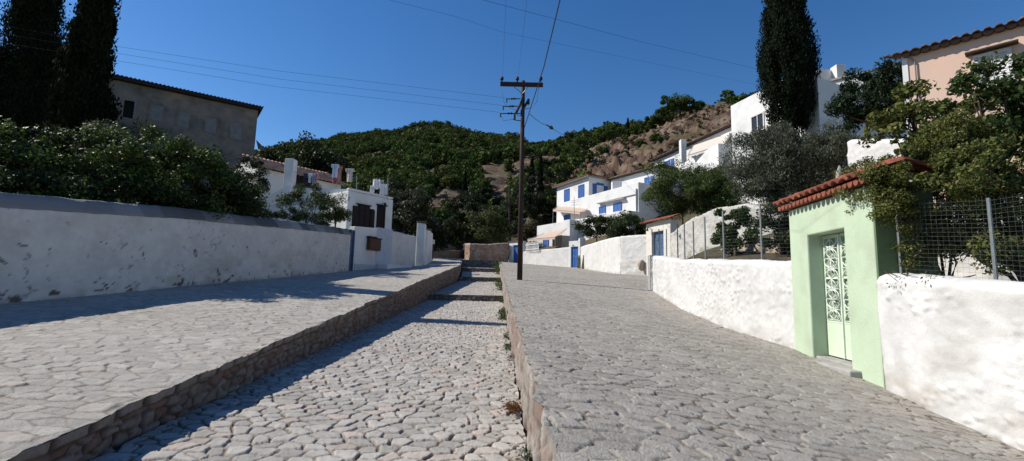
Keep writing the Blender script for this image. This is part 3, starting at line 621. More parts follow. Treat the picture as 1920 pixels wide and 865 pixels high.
# ---- blue-grey door and whitewashed walls at the left house
A = P(661, 505, 24.3); B = P(732, 505, 27.0); C_ = P(778, 501, 32.6)
zt1 = P(661, 418, 24.3)[2]; 
fL = Fr(A, B)
lh = thing('white_house', 'small white house with dark brown shutters and washing drying on its flat roof', 'house', (P(690, 500, 29)[0]-1.5, 30, 2.0))
# lower wall is its own wall
lw_ = thing('boundary_wall', 'white wall below the left house with a pale blue corner and a brown box on it', 'wall', A)
zbA, zbB = A[2]-.5, B[2]-.5
s0, ztA = onplane(662, 424, A, B); s1, ztB = onplane(732, 430, A, B)
MB().hexa([fL.p(0, 0, zbA), fL.p(fL.L, 0, zbA), fL.p(fL.L, -.4, zbA), fL.p(0, -.4, zbA), fL.p(0, 0, ztA), fL.p(fL.L, 0, ztB), fL.p(fL.L, -.4, ztB), fL.p(0, -.4, ztA)]).build('wall', M['plaster'], lw_, bevel=.03)
a0 = fL.rect(705, 732, 440, 500)[0]
MB().fb(fL, a0, fL.L+.004, .003, .012, zbA, ztB-.02).build('bluish_corner', M['paleblue'], lw_)  # thin bluish sheet over the right third of the wall
MB().fb(fL, .1, fL.rect(700, 706, 440, 500)[1], .003, .05, zbA, fL.rect(663, 705, 496, 504)[3]).build('plinth', M['paleblue'], lw_, bevel=.01)
st_ = P(706, 507, 25.9); MB().fb(fL, fL.rect(706, 716, 490, 506)[0], fL.L+1.0, -.1, .75, A[2]-.5, A[2]+.36).build('doorstep', M['plaster'], lw_, bevel=.02)
# doorway between the long wall and this wall
dA = (float(LEFTWALL(23.9)[0]), 23.9); f0 = Fr(dA, (A[0], A[1]))
gd = thing('metal_gate', 'narrow blue-grey metal gate at the end of the long shaded wall', 'gate', (dA[0], dA[1], A[2]))
zt = onplane(657, 433, dA, A)[1]
MB().fb(f0, .02, f0.L-.02, -.12, -.06, A[2]-.2, zt).build('door_panel', M['bluegrey'], gd); MB().fb(f0, .0, .07, -.14, .02, A[2]-.3, zt+.08).fb(f0, f0.L-.07, f0.L, -.14, .02, A[2]-.3, zt+.08).build('frame', M['bluegrey'], gd)
MB().tube([f0.p(f0.L*.7, -.05, A[2]+1), f0.p(f0.L*.7, .03, A[2]+1), f0.p(f0.L*.5, .03, A[2]+1)], .015).build('handle', M['steel'], gd)
# brown box
a0, a1, z0, z1 = fL.rect(687, 709, 446, 470)
bx = thing('wall_box', 'brown wooden box with an uneven lid hanging on the white wall beside the gate', 'box', fL.p((a0+a1)/2, .0, z0))
MB().fb(fL, a0, a1, .015, .22, z0, z1-.06).build('body', M['box'], bx, bevel=.01); MB().fb(fL, a0-.03, a0+(a1-a0)*.55, .013, .27, z1-.055, z1+.04).fb(fL, a0+(a1-a0)*.56, a1+.03, .013, .27, z1-.055, z1-.01).build('lid', M['brown'], bx, bevel=.008)
MB().fb(fL, a0+.05, a1-.05, .221, .235, z0+.06, z1-.14).build('front_panel', M['box'], bx)
# wall running away up the lane + pillars
f2 = Fr(B, C_); s_, z_b = onplane(733, 431, B, C_); s_, z_c = onplane(778, 442, B, C_)
tw = wallthing('boundary_wall', 'white wall rising up the lane between the pale blue corner and the tall gate pillar', 'wall', [B, C_], [z_b, z_c], .35, 1, amp=.012, res=.08, seed=8, dirt=.2, irregular=.01)
g = thing('gate_pillars', 'pair of tall whitewashed gate pillars with clay caps at the end of the left wall', 'gate', P(795, 497, 33.5))
def pillar(px0, px1, pt, Y, wd, nm='pillar', flare=0):
    a = P(px0, pt, Y); b = P(px1, pt, Y); zb = P(px0, 500, Y)[2]-.8; mb = MB()
    mb.hexa([(a[0]-flare*.2, Y, zb), (b[0]+flare, Y, zb), (b[0]+flare, Y+wd, zb), (a[0], Y+wd, zb), (a[0], Y, a[2]), (b[0], Y, a[2]-.08), (b[0], Y+wd, a[2]-.08), (a[0], Y+wd, a[2])])
    o = mb.build(nm, M['plaster'], g, bevel=.04)
    MB().box(a[0]-.05, b[0]+.05, Y-.05, Y+wd+.05, a[2]+.003, a[2]+.07).build('cap', M['tile_old'], o, bevel=.02)
pillar(782, 797, 417, 32.7, .6); pillar(800, 807, 431, 35.6, .5, flare=.25)
MB().box(P(797, 450, 33.4)[0], P(801, 450, 33.4)[0], 33.35, 35.7, 1.75+.5, P(799, 432, 33.4)[2]).build('infill_wall', M['plaster'], g)
q0 = P(812, 454, 36.4); mbx = thing('meter_box', 'small pale meter box on a post behind the tall white pillars', 'box', (q0[0], 36.4, 3.2))
MB().box(q0[0]-.12, q0[0]+.12, 36.35, 36.5, q0[2]-.17, q0[2]+.17).build('box', M['cream'], mbx, bevel=.01); MB().box(q0[0]-.04, q0[0]+.04, 36.51, 36.57, 2.6, q0[2]+.1).build('post', M['bark'], mbx)

# ---- left house: front block
H1 = P(654, 357, 27.6); H2 = P(737.5, 375, 30.2); fh = Fr(H1, H2); zr = H1[2]; s_, zr2 = onplane(737, 375, H1, H2)
z0h = 2.2
blk = MB(); bk = [fh.p(0, 0, 0), fh.p(fh.L, 0, 0), fh.p(fh.L, -5.5, 0), fh.p(-.0, -5.5, 0)]
blk.prism([(p[0], p[1]) for p in bk], z0h, [zr, zr2, zr2, zr]); wl = blk.build('wall', M['plaster'], lh, bevel=.05)
# parapet upstands
MB().fb(fh, 0, fh.L, -.25, -.002, zr+.01-.0, zr+.16, zr2+.16).build('parapet', M['plaster'], lh, bevel=.03)
a0, a1, z0, z1 = fh.rect(660, 701, 386, 429)
w_ = MB().fb(fh, a0, a1, 0, .02, z0, z1-.12).fb(fh, a0+(a1-a0)*.22, a0+(a1-a0)*.78, 0, .045, z0, z1+.02).build('window', M['dark'], lh)
for k0, k1, dz in ((-.0, .26, -.1), (.28, .5, .02), (.52, .76, .0), (.8, 1.0, -.2)):
    b0, b1 = a0+(a1-a0)*k0, a0+(a1-a0)*k1; s = MB().fb(fh, b0, b1, .05, .09, z0+.02, z1+dz)
    for i in range(9): za = z0+.1+i*(z1-z0-.3)/9; s.fb(fh, b0+.05, b1-.05, .091, .105, za, za+.07)
    s.build('shutter', M['brown'], w_)
MB().fb(fh, a0+.2, a1-.3, .0, .16, z1+.022, z1+.07).build('lintel', M['brown'], w_)
a0, a1, z0, z1 = fh.rect(706, 721, 386, 428); window(lh, fh, a0, a1, z0, z1, 'brown', 'brown', 12, sill=False)
MB().fb(fh, a0-.1, a1+.1, 0, .16, z1+.003, z1+.06).build('lintel', M['brown'], lh)
lt = thing('wall_lantern', 'small black wall lantern above the narrow brown shuttered window', 'lamp', fh.p(*(lambda r: ((r[0]+r[1])/2, .0, r[2]))(fh.rect(714, 722, 377, 386))))
am, zm = sum(fh.rect(714, 722, 377, 386)[:2])/2, fh.rect(714, 722, 377, 386)[2]
MB().tube([fh.p(am-.12, 0, zm+.02), fh.p(am-.12, .2, zm+.14), fh.p(am, .24, zm+.18)], .015).build('bracket', M['black'], lt); MB().tube([fh.p(am, .24, zm-.08), fh.p(am, .24, zm+.1), fh.p(am, .24, zm+.17)], [.05, .09, .02], 6).build('lamp_head', M['black'], lt)
# back block with tiled roof and chimney
K1 = P(487, 340, 32.0); K2 = P(640, 345, 37.0); fk = Fr(K1, K2); ze = P(508, 318, 33)[2]
mb = MB(); bkp = [fk.p(0, 0, 0), fk.p(fk.L, 0, 0), fk.p(fk.L, -5, 0), fk.p(0, -5, 0)]; s_, zk = onplane(520, 322, K1, K2)
mb.prism([(p[0], p[1]) for p in bkp], 2.5, zk); mb.build('back_wall', M['plaster'], lh, bevel=.03)
o_ = fk.p(-.3, .45, zk-.02); u_ = np.array(fk.p(fk.L+.3, .45, zk-.02))-o_; s_ = np.array(fk.p(-.3, -2.6, zk+1.35))-o_
rf = tiles(o_, u_, s_, lh, 'tile_pale', period=.30, amp=.06)
g0 = fk.p(-.02, 0, zk); mb = MB(); a_, b_, c__ = np.array(fk.p(-.01, .05, zk-.04)), np.array(fk.p(-.01, -5, zk-.04)), np.array(fk.p(-.01, -2.6, zk+1.25)); mb.add([a_, b_, c__, a_+[.15, 0, 0], b_+[.15, 0, 0], c__+[.15, 0, 0]], [(0, 1, 2), (3, 5, 4), (0, 3, 4, 1), (1, 4, 5, 2), (2, 5, 3, 0)]); mb.build('gable', M['plaster'], lh)
chA = P(530, 350, 30.5); chB = P(546.5, 350, 30.5); zc = P(530, 297, 30.5)[2]
MB().box(chA[0], chB[0], 30.5, 31.1, 2.5, zc).build('chimney', M['plaster'], lh, bevel=.03)
# low stepped parapets in front of the porch
pa = P(500, 372, 30); pb = P(546, 345, 30); MB().hexa([(pa[0], 30.0, 1.5), (pb[0], 30.0, 1.5), (pb[0], 30.25, 1.5), (pa[0], 30.25, 1.5), (pa[0], 30., P(500, 368, 30)[2]), (pb[0], 30., P(546, 346, 30)[2]), (pb[0], 30.25, P(546, 346, 30)[2]), (pa[0], 30.25, P(500, 368, 30)[2])]).build('stair_wall', M['plaster'], lh)
pc = P(548, 372, 29.6); pd = P(655, 372, 29.0); MB().hexa([(pc[0], 29.6, 1.5), (pd[0], 29.0, 1.5), (pd[0], 29.4, 1.5), (pc[0], 30., 1.5), (pc[0], 29.6, P(548, 352, 29.6)[2]), (pd[0], 29.0, P(655, 355, 29)[2]), (pd[0], 29.4, P(655, 355, 29)[2]), (pc[0], 30., P(548, 352, 29.6)[2])]).build('porch_wall', M['plaster'], lh)
a0, a1, z0, z1 = fk.rect(546, 590, 332, 356); MB().fb(fk, a0, a1, .003, .02, z0, z1).build('porch_opening', M['dark'], lh)
# washing
def garment(px0, px1, y0, y1, Y, c, name, label, kind='sheet', nm=None, seed=0):
    a = P(px0, y0, Y); b = P(px1, y1, Y); w_ = b[0]-a[0]; h = a[2]-b[2]; n = 14; U, Vv = np.meshgrid(np.linspace(0, 1, n), np.linspace(0, 1, n), indexing='ij')
    X = a[0]+w_*U; Z = b[2]+h*Vv+(vn(U*3, Vv*0, 0, seed)-.5)*.05*(1-Vv)
    if kind == 'shirt':
        k = np.where(Vv > .72, 1.0, .66); X = (a[0]+b[0])/2+(U-.5)*w_*k
    if kind == 'trousers': Z = np.where((np.abs(U-.5) < .07) & (Vv < .6), b[2]+h*.6, Z)
    Yg = Y+.06*np.sin(U*9+seed)*(1-Vv*.6)+(vn(U*4, Vv*2, 0, seed)-.5)*.08
    V = np.stack([X, Yg, Z], -1); V = np.concatenate([V.reshape(-1, 3), V.reshape(-1, 3)+[0, .012, 0]]); F = np.concatenate([gridF(n, n), gridF(n, n)[:, ::-1]+n*n])
    o = mkmesh(name, V, F, cloth(name+str(seed), c), smooth=True, org=(a[0], Y, b[2])); tag(o, label, 'laundry', 'washing drying on the left house'); return o
garment(569, 576, 326, 345, 30.6, (.05, .06, .10), 'trousers', 'small navy garment, leftmost on the porch washing line', 'trousers', seed=1)
garment(577, 585, 325, 343, 30.6, (.75, .75, .75), 'shirt', 'small white shirt on the porch washing line beside the navy garment', 'shirt', seed=2)
garment(585.5, 590, 326, 342, 30.6, (.25, .45, .60), 'towel', 'small turquoise cloth between the white shirt and the pink garment', seed=3)
garment(590.5, 596, 324, 342, 30.6, (.62, .25, .30), 'shirt', 'small pink garment, rightmost on the porch washing line', 'shirt', seed=4)
garment(622, 634, 308, 333, 28.8, (.55, .66, .80), 'shirt', 'pale blue shirt hanging highest above the roof edge', 'shirt', seed=5)
garment(631, 641, 312, 337, 29.1, (.42, .20, .17), 'shirt', 'brick pink shirt hanging behind the pale blue shirt', 'shirt', seed=6)
garment(624, 632, 332, 345, 29.2, (.35, .12, .14), 'towel', 'small red patterned cloth below the pale blue shirt', seed=16)
garment(648, 663, 316, 341, 29.3, (.68, .60, .58), 'shirt', 'pale patterned shirt hanging alone above the roof', 'shirt', seed=7)
garment(699, 711, 336, 355, 29.6, (.80, .80, .82), 'sheet', 'white sheet hanging at the left of the flat roof line', seed=8)
garment(712, 719, 338, 352, 29.9, (.50, .50, .52), 'sheet', 'grey cloth between the two white sheets', seed=9)
garment(713, 727, 345, 366, 29.6, (.80, .80, .80), 'sheet', 'wide white sheet beside the thin roof post', seed=10)
garment(695, 701, 348, 364, 29.5, (.72, .72, .74), 'towel', 'narrow white towel at the left end under the sheets', seed=11)
ln = thing('washing_line', 'thin washing line with two posts over the flat roof', 'washing line', P(727, 372, 29.6))
MB().tube([P(727, 375, 29.6), P(727.5, 335, 29.6)], .025).build('post', M['steel'], ln); MB().tube([P(668, 372, 29.4), P(669, 330, 29.4)], .025).build('post', M['steel'], ln)
MB().tube([P(615, 310, 29), P(640, 310.5, 29), P(669, 332, 29.4), P(700, 337, 29.6), P(727, 337, 29.6)], .008, 4).build('line', M['wire'], ln)
l2 = MB().tube([P(548, 322, 30.65), P(575, 326, 30.65), P(616, 322, 30.65)], .008, 4).build('washing_line', M['wire'], org=P(548, 322, 30.65)); tag(l2, 'thin washing line across the porch of the left house', 'washing line')

# ---- old building up left
O1 = P(195, 136, 36.0); O2 = P(484, 205, 42.6); O2[2] = O1[2]; fo = Fr(O1, O2); zo = O1[2]
ob = thing('old_mansion', 'large old grey house with bricked-up windows above the trees on the left', 'house', (O1[0], O1[1], 6))
pp = [fo.p(-10, 0, 0), fo.p(fo.L, 0, 0), fo.p(fo.L, -9, 0), fo.p(-10, -9, 0)]
a0, a1, z0, z1 = fo.rect(231, 251, 189, 222)
mb = MB(); zb_ = 5.0
for (b0, b1, c0, c1) in ((-10, a0, zb_, zo-.15), (a1, fo.L, zb_, zo-.15), (a0, a1, zb_, z0), (a0, a1, z1, zo-.15)): mb.fb(fo, b0, b1, -.5, 0, c0, c1)
mb.fb(fo, fo.L-.5, fo.L, -9, -.501, zb_, zo-.15).fb(fo, -10, fo.L-.51, -9, -8.5, zb_, zo-.15); mb.build('wall', M['plaster_old'], ob)
wn = MB().fb(fo, a0-.14, a0, -.3, .04, z0-.1, z1+.12).fb(fo, a1, a1+.14, -.3, .04, z0-.1, z1+.12).fb(fo, a0, a1, -.3, .04, z1, z1+.12).fb(fo, a0, a1, -.3, .05, z0-.1, z0).build('window', M['infill'], ob); MB().fb(fo, a0, a1, -.45, -.4, z0, z1).build('pane', M['dark'], wn)
for x0, x1, y0, y1 in ((282, 305, 198, 226), (334, 354, 210, 239), (385, 406, 222, 250), (433, 453, 232, 262)):
    a0, a1, z0, z1 = fo.rect(x0, x1, y0, y1); w_ = MB().fb(fo, a0, a1, 0, .03, z0, z1).build('window', M['infill'], ob); w_['label'] = 'bricked-up plastered window'
    MB().fb(fo, a0-.15, a0-.003, 0, .05, z0, z1+.15).fb(fo, a1+.003, a1+.15, 0, .05, z0, z1+.15).fb(fo, a0, a1, 0, .05, z1+.003, z1+.15).build('frame', M['plaster_old'], w_)
o_ = np.array(fo.p(-10.4, .45, zo-.12)); u_ = np.array(fo.p(fo.L+.4, .45, zo-.12))-o_; s_ = np.array(fo.p(-10.4, -4.5, zo+1.2))-o_
rf = tiles(o_, u_, s_, ob, 'tile_old', period=.28, amp=.05, seed=4); MB().fb(fo, -10.3, fo.L+.3, -4, .40, zo-.42, zo-.14).build('eave_board', M['brown'], ob)
s2 = np.array(fo.p(fo.L-3.2, -4.5, zo+1.2)); o2 = np.array(fo.p(fo.L+.4, .45, zo-.12))
MB().add([o2, np.array(fo.p(fo.L+.4, -9.4, zo-.12)), s2+[0, 0, .02]], [(0, 1, 2)]).add([np.array(fo.p(-10.4, -9.4, zo-.12)), np.array(fo.p(fo.L+.4, -9.4, zo-.12)), s2, np.array(fo.p(-10.4, -4.5, zo+1.2))], [(0, 1, 2, 3)]).build('roof_back', M['tile_old'], ob)
rg = MB().hexa([P(484, 280, 43.), P(500, 285, 43.), P(500, 285, 46.), P(484, 280, 46.), P(480, 262, 43.), P(490, 272, 43.), P(490, 272, 46.), P(480, 262, 46.)]).build('ruined_wall', M['plaster_old'], org=P(480, 285, 43.))
tag(rg, 'low crumbling wall at the right foot of the old grey house', 'wall')
# brown earth bank and wall under old house
bank = [P(425, 320, 40), P(500, 318, 40)]

# ------------------------------------------------------------------ utility pole
YP = 19.5; pb_ = P(974.5, 526, YP); pt_ = P(981, 152, YP); px_m = YP/FPX
up = thing('utility_pole', 'tall dark wooden power pole standing on the paved road beside the lane kerb', 'utility pole', pb_)
def PP(px, py, dy=0): return P(px, py, YP+dy)
MB().tube([pb_-[0, 0, .4], pb_*.5+pt_*.5, pt_], [.115, .10, .08], 12).build('pole', M['pole'], up, smooth=True)
a = PP(938, 158, -.13); b = PP(1018, 160, -.13); mb = MB(); h = .09
mb.box(a[0], b[0], YP-.24, YP-.11, a[2]-.10, a[2]+.07); mb.build('crossarm', M['pole'], up, bevel=.01)
for x in (941, 970, 1014):
    q = PP(x, 152, -.19); MB().tube([q-[0, 0, .05], q+[0, 0, .04], q+[0, 0, .05], q+[0, 0, .1], q+[0, 0, .11], q+[0, 0, .16], q+[0, 0, .19]], [.03, .03, .075, .08, .045, .075, .03], 10).build('insulator', M['brown'], up, smooth=True)
for x in (964, 991): MB().tube([PP(x, 163, -.15), PP(979.5, 176, -.1)], .018, 6).build('brace', M['steel'], up)
for x0, x1, y in ((949, 976, 185.5), (942.5, 976, 199.5), (937.5, 976, 213)):
    m = MB().tube([PP(x0, y+.2, -.15), PP(x1, y, -.1)], .022, 6); m.tube([PP(x0+1, y, -.15), PP(x0+1, y+7, -.15)], .03, 6); q = (x0+x1)/2
    m.tube([PP(q-5, y, -.14), PP(q-4, y, -.14), PP(q-1, y, -.14), PP(q+2, y, -.14), PP(q+5, y, -.14)], [.025, .05, .03, .05, .025], 8); m.build('side_arm', M['black'], up)
for (x0, y0, x1, y1) in ((982, 183, 967, 213), (991, 188, 980, 206)):
    m = MB().tube([PP(x0, y0, -.25), PP(x1, y1, -.25)], .055, 8); m.tube([PP(x0, y0-2, -.25), PP(x0, y0+8, -.25)], .05, 8).tube([PP(x1-2, y1+1, -.25), PP(x1-2, y1+11, -.25)], .045, 8); m.build('fuse_cutout', M['black'], up)
m = MB().tube([PP(962, 224, -.2), PP(968, 226, -.15), PP(977, 227, -.1)], .02, 5).tube([PP(968, 212, -.2), PP(972, 218, -.2), PP(978, 217, -.1)], .012, 5).tube([PP(992, 203, -.2), PP(980, 206, -.1)], .015, 5).tube([PP(939, 216, -.2), PP(944, 227, -.2), PP(962, 224, -.2)], .007, 4).tube([PP(942, 172, -.2), PP(944, 190, -.2), PP(950, 200, -.2), PP(970, 208, -.2)], .006, 4).tube([PP(1010, 164, -.2), PP(1007, 190, -.2), PP(998, 202, -.2), PP(992, 203, -.2)], .007, 4)
m.build('jumper_wires', M['wire'], up)
def cable(name, label, pts, r=.012, sag=.0, n=24, group=None):
    pts = [np.array(p, float) for p in pts]; Q = []
    for i in range(len(pts)-1):
        for k in range(n): t = k/n; q = pts[i]*(1-t)+pts[i+1]*t; q[2] -= sag*4*t*(1-t); Q.append(q)
    Q.append(pts[-1]); o = MB().tube(Q, r, 5).build(name, M['wire'], org=pts[0], smooth=True); return tag(o, label, 'cable', group)
oh = cable('power_cable', 'thick black twisted cable running overhead from the pole towards the viewer', [P(983, 240, YP-.12), P(1020, 125, 14.0), P(1050, 0, 10.6), np.array([2.6, -14, 9.6])], [.016]*72+[.016])
cable('power_cable', 'thin cable sloping right from the pole over the far trees', [P(993, 214, YP), P(1031, 237, 27), P(1062, 254, 33), P(1150, 322, 52)], .014, .1)
sp = P(1033, 239, 27); tag(MB().tube([sp-[.3, 0, -.16], sp-[.1, 0, -.05], sp, sp+[.15, .1, -.08]], [.03, .04, .13, .03], 6).build('cable_splice', M['black'], org=sp), 'small dark splice hanging on the thin cable right of the pole', 'splice')
cable('power_cable', 'upper of the three thin wires running left from the pole', [P(949, 184, YP), P(520, 133, 18.5), P(218, 87, 17.5), P(0, 47, 16.5), P(-700, -100, 15)], .005)
cable('power_cable', 'middle of the three thin wires running left from the pole', [P(942, 198, YP), P(520, 148, 18.5), P(225, 101, 17.5), P(0, 62, 16.5), P(-700, -80, 15)], .005)
cable('power_cable', 'lowest of the three thin wires running left from the pole', [P(937, 211, YP), P(520, 163, 18.5), P(225, 115, 17.5), P(0, 80, 16.5), P(-700, -60, 15)], .005)
cable('power_cable', 'fine wire rising straight up from the left insulator', [P(942, 148, YP-.2), P(949, 0, 9), np.array([-.3, -14, 11.5])], .003)
cable('power_cable', 'fine wire rising straight up from the middle insulator', [P(971, 148, YP-.2), P(988, 0, 9), np.array([.6, -14, 11.5])], .003)
cable('power_cable', 'faint wire crossing the sky at top right over the houses', [P(905, 0, 12), P(1200, 78, 17), P(1430, 132, 24), P(1540, 152, 28)], .005)
cable('power_cable', 'thin pale cable from the dark cypress to the white house wall', [P(1421, 131, 27), P(1480, 142, 28), P(1560, 158, 31)], .014)
cable('power_cable', 'faint wire crossing the sky from top centre left of the pole', [P(730, 0, 13), P(860, 33, 16), P(940, 60, 18), P(1470, 170, 30)], .004)
b0 = P(956, 462, 57); fp = thing('utility_pole', 'distant dark power pole half hidden behind the near one', 'utility pole', b0-[0, 0, .0])
MB().tube([b0-[0, 0, 1], P(955.5, 350, 57)], [.17, .12], 8).build('pole', M['pole'], fp); MB().tube([P(944, 379, 57), P(966, 379, 57)], .06, 6).build('crossarm', M['pole'], fp)

# ------------------------------------------------------------------ far centre: rubble walls
cw = [P(868, 476, 52), P(872, 485, 48.6), P(880, 486.5, 47.4), P(915, 489, 48.0), P(953, 493, 49.2)]; tp = [P(868, 457, 52)[2], P(874, 457, 48.6)[2], P(880, 457, 47.4)[2], P(915, 457.5, 48)[2], P(953, 455.5, 49.2)[2]]
V, F, c, info = lumpwall(cw, tp, .5, 1, amp=.06, cell=.36, res=.07, seed=12, irregular=.03)
X, Y, Z, T, nx, ny, s = info; mV = V.reshape(len(X), -1, 3); ssg = np.repeat(s[:, None], mV.shape[1], 1); r1, r2, e, _, _ = vor((ssg+(fbm(ssg*3, mV[..., 2]*3, 0, 2, 12)-.5)*.15)/.36, mV[..., 2]/(.36*.7), 12, .4)
cc = mix3((.30, .16, .105), (.40, .33, .27), r1)*ss(-.02, .12, e)[..., None]+np.array([.22, .17, .13])*(1-ss(-.02, .12, e))[..., None]
cc[mV[..., 2] > (T[:, None]-.10)] = (.48, .40, .33)
tag(mkmesh('stone_wall', V, F, M['masonry'], smooth=True, col=cc, org=cw[2]), 'curved wall of brown rubble stones with a pale coping where the lane bends', 'wall')
def darkwall(label, p, t, seed):
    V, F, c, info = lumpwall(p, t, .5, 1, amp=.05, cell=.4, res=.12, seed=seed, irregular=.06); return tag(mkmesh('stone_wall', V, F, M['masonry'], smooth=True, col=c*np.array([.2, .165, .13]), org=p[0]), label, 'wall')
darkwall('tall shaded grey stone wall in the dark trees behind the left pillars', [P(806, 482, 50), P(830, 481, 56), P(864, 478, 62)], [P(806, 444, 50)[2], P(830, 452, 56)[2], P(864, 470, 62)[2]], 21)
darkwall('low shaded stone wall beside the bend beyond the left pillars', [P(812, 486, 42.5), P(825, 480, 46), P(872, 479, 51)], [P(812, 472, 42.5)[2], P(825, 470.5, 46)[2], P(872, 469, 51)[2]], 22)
# ------------------------------------------------------------------ blue gate, picket fence, street wall
S0, S1, S2, S3, S4, S5 = STW; fg = Fr(S0, S1)
bg_ = thing('blue_gate', 'white gateway with a narrow blue door where the street wall meets the rubble wall', 'gate', S0)
a0, a1, z0, z1 = fg.rect(961, 970.5, 460, 492); zt = onplane(966, 453, S0, S1)[1]; zb = S0[2]-.6
MB().fb(fg, 0, a0, -.5, 0, zb, zt).fb(fg, a1, fg.L, -.5, 0, zb, zt).fb(fg, a0+.002, a1-.002, -.5, 0, z1, zt).build('wall', M['plaster'], bg_, bevel=.02)
f_ = Fr(fg.p(0, -.2, 0), fg.p(fg.L, -.2, 0)); door(bg_, f_, a0, a1, z0-.15, z1-.08); MB().fb(fg, -.1, fg.L+.1, -.6, .12, zt+.003, zt+.07).build('tile_cap', M['tile_old'], bg_); MB().fb(fg, a0-.1, a1+.1, -.15, .25, z0-.3, z0-.1).build('doorstep', M['plaster'], bg_)
q = onplane(957, 474, S0, S1); MB().fb(fg, .08, .36, .003, .14, q[1]-.25, q[1]+.2).build('meter_box', M['concrete'], bg_, bevel=.01)
tz = lambda px, py, A, B: onplane(px, py, A, B)[1]
wallthing('street_wall', 'low sunlit white wall between the narrow blue gate and the blue street door', 'wall', [S1, S2], [tz(980, 471.5, S1, S2), tz(1066, 463.5, S1, S2)], .3, 1, amp=.015, res=.09, seed=31, dirt=.15, irregular=.02)
wallthing('street_wall', 'higher sunlit white wall stepping up from the blue street door to the corner', 'wall', [S3, S4, S5], [tz(1088, 462.5, S3, S4)-.0, tz(1128, 450, S3, S4), tz(1163, 443, S4, S5)], .35, 1, amp=.015, res=.09, seed=32, dirt=.15, irregular=.02)
GP = P(1213, 509, 30.2)
cwz = wallthing('street_wall', 'short white wall turned towards the lane between the corner and the tile-roofed gateway', 'wall', [S5+[0.02, .0, -.1], P(1190, 512, 31.0), GP], [tz(1163, 443, S4, S5), P(1190, 441, 31.)[2], P(1213, 440, 30.2)[2]], .35, 1, amp=.03, res=.07, seed=33, dirt=.6, irregular=.03)
rk_ = []; V, F = rock_mesh((P(1202, 497, 30.2)[0], 30.30, P(1202, 497, 30.2)[2]), (.27, .22, .36), np.random.default_rng(3)); tag(mkmesh('stone_buttress', V, F, M['masonry'], smooth=False, col=np.tile((.40, .33, .27), (len(V), 1)), org=(P(1199, 492, 30.2)[0], 30.2, 2.8)), 'bare brown stone lump showing at the foot of the short white wall', 'stone')
# blue street door
fd = Fr(S2, S3); sd = thing('blue_street_gate', 'white door surround with a bright blue double door in the middle of the street wall', 'gate', S2)
a0, a1, z0, z1 = fd.rect(1071, 1084.5, 463, 501); a0 = max(a0, .22); a1 = min(a1, fd.L-.15); zt = onplane(1078, 452, S2, S3)[1]; zb = S2[2]-.5
MB().fb(fd, 0, a0, -.45, .05, zb, zt).fb(fd, a1, fd.L, -.45, .05, zb, zt).fb(fd, a0, a1, -.45, .05, z1, zt).build('wall', M['plaster'], sd, bevel=.02)
f_ = Fr(fd.p(0, -.12, 0), fd.p(fd.L, -.12, 0)); door(sd, f_, a0+.07, a1-.07, z0-.05, z1-.08); MB().fb(fd, a0-.1, a1+.1, -.1, .3, z0-.35, z0-.07).build('doorstep', M['plaster'], sd)
MB().tube([fd.p((a0+a1)/2-.1, .05, z1+.12), fd.p((a0+a1)/2, .25, z1+.18), fd.p((a0+a1)/2, .28, z1+.02)], [.02, .02, .07], 6).build('door_lamp', M['black'], sd)
c0 = P(1091, 461, 41.8); MB().box(c0[0]-.25, c0[0]+.3, 41.6, 42.2, c0[2]-1, P(1091, 447, 41.8)[2]).build('pier', M['plaster'], sd, bevel=.02)
# picket fence
pf = thing('picket_fence', 'white picket fence standing on the low white wall beside the near power pole', 'fence', P(982, 470, 47.6))
fq = Fr(P(983, 471, 47.6), P(1008, 468, 45.6)); zt = P(985, 455, 47.4)[2]; zb = P(985, 472, 47.4)[2]; k = 0; s = .1
while s < fq.L and k < 30: MB().fb(fq, s, s+.09, -.19, -.16, zb-.1, zt+.06*((k*7) % 3)).build('picket', M['plaster'], pf); s += .21; k += 1
MB().fb(fq, 0, fq.L, -.15, -.11, zb+.15, zb+.22).fb(fq, 0, fq.L, -.15, -.11, zt-.3, zt-.22).build('rail', M['plaster'], pf)

# ------------------------------------------------------------------ big white house with blue shutters
B1 = P(1043.5, 400, 55.0); B2 = P(1104, 400, 49.0); f1 = Fr(B1, B2); z_e1 = onplane(1043.5, 350, B1, B2)[1]
zb = P(1044, 440, 55)[2]-1
bh = thing('terraced_house', 'big white hillside house with blue shutters and stepped terraces above the street wall', 'house', (B2[0], B2[1], zb))
ze = (z_e1+onplane(1103, 331, B1, B2)[1])/2
# perpendicular depth of the block
MB().fb(f1, 0, f1.L, -6.5, 0, zb, ze).build('upper_block', M['plaster'], bh, bevel=.03)
for r in ((1058.5, 1068, 355, 380), (1085, 1095.5, 347, 372.5)): window(bh, f1, *f1.rect(*r))
# right flank
fr_ = Fr(f1.p(f1.L, 0, 0), f1.p(f1.L, -6.5, 0), look=(60, 20))
a0, a1, z0, z1 = fr_.rect(1119, 1131, 348, 366); wd = MB().fb(fr_, a0-.06, a1+.06, 0, .06, z1, z1+.25).build('window', M['blue'], bh); MB().fb(fr_, a0, a1, .0, .02, z0, z1-.003).build('pane', M['plaster'], wd)
b0 = fr_.rect(1111, 1118.5, 348, 365); b1 = fr_.rect(1132, 1139, 351, 360); MB().fb(fr_, b0[0], b0[1], .003, .06, z0, z1+.1).build('shutter', M['blue'], wd); MB().fb(fr_, b1[0], b1[1], .003, .06, z0+.1, z1+.0).build('shutter', M['blue'], wd)
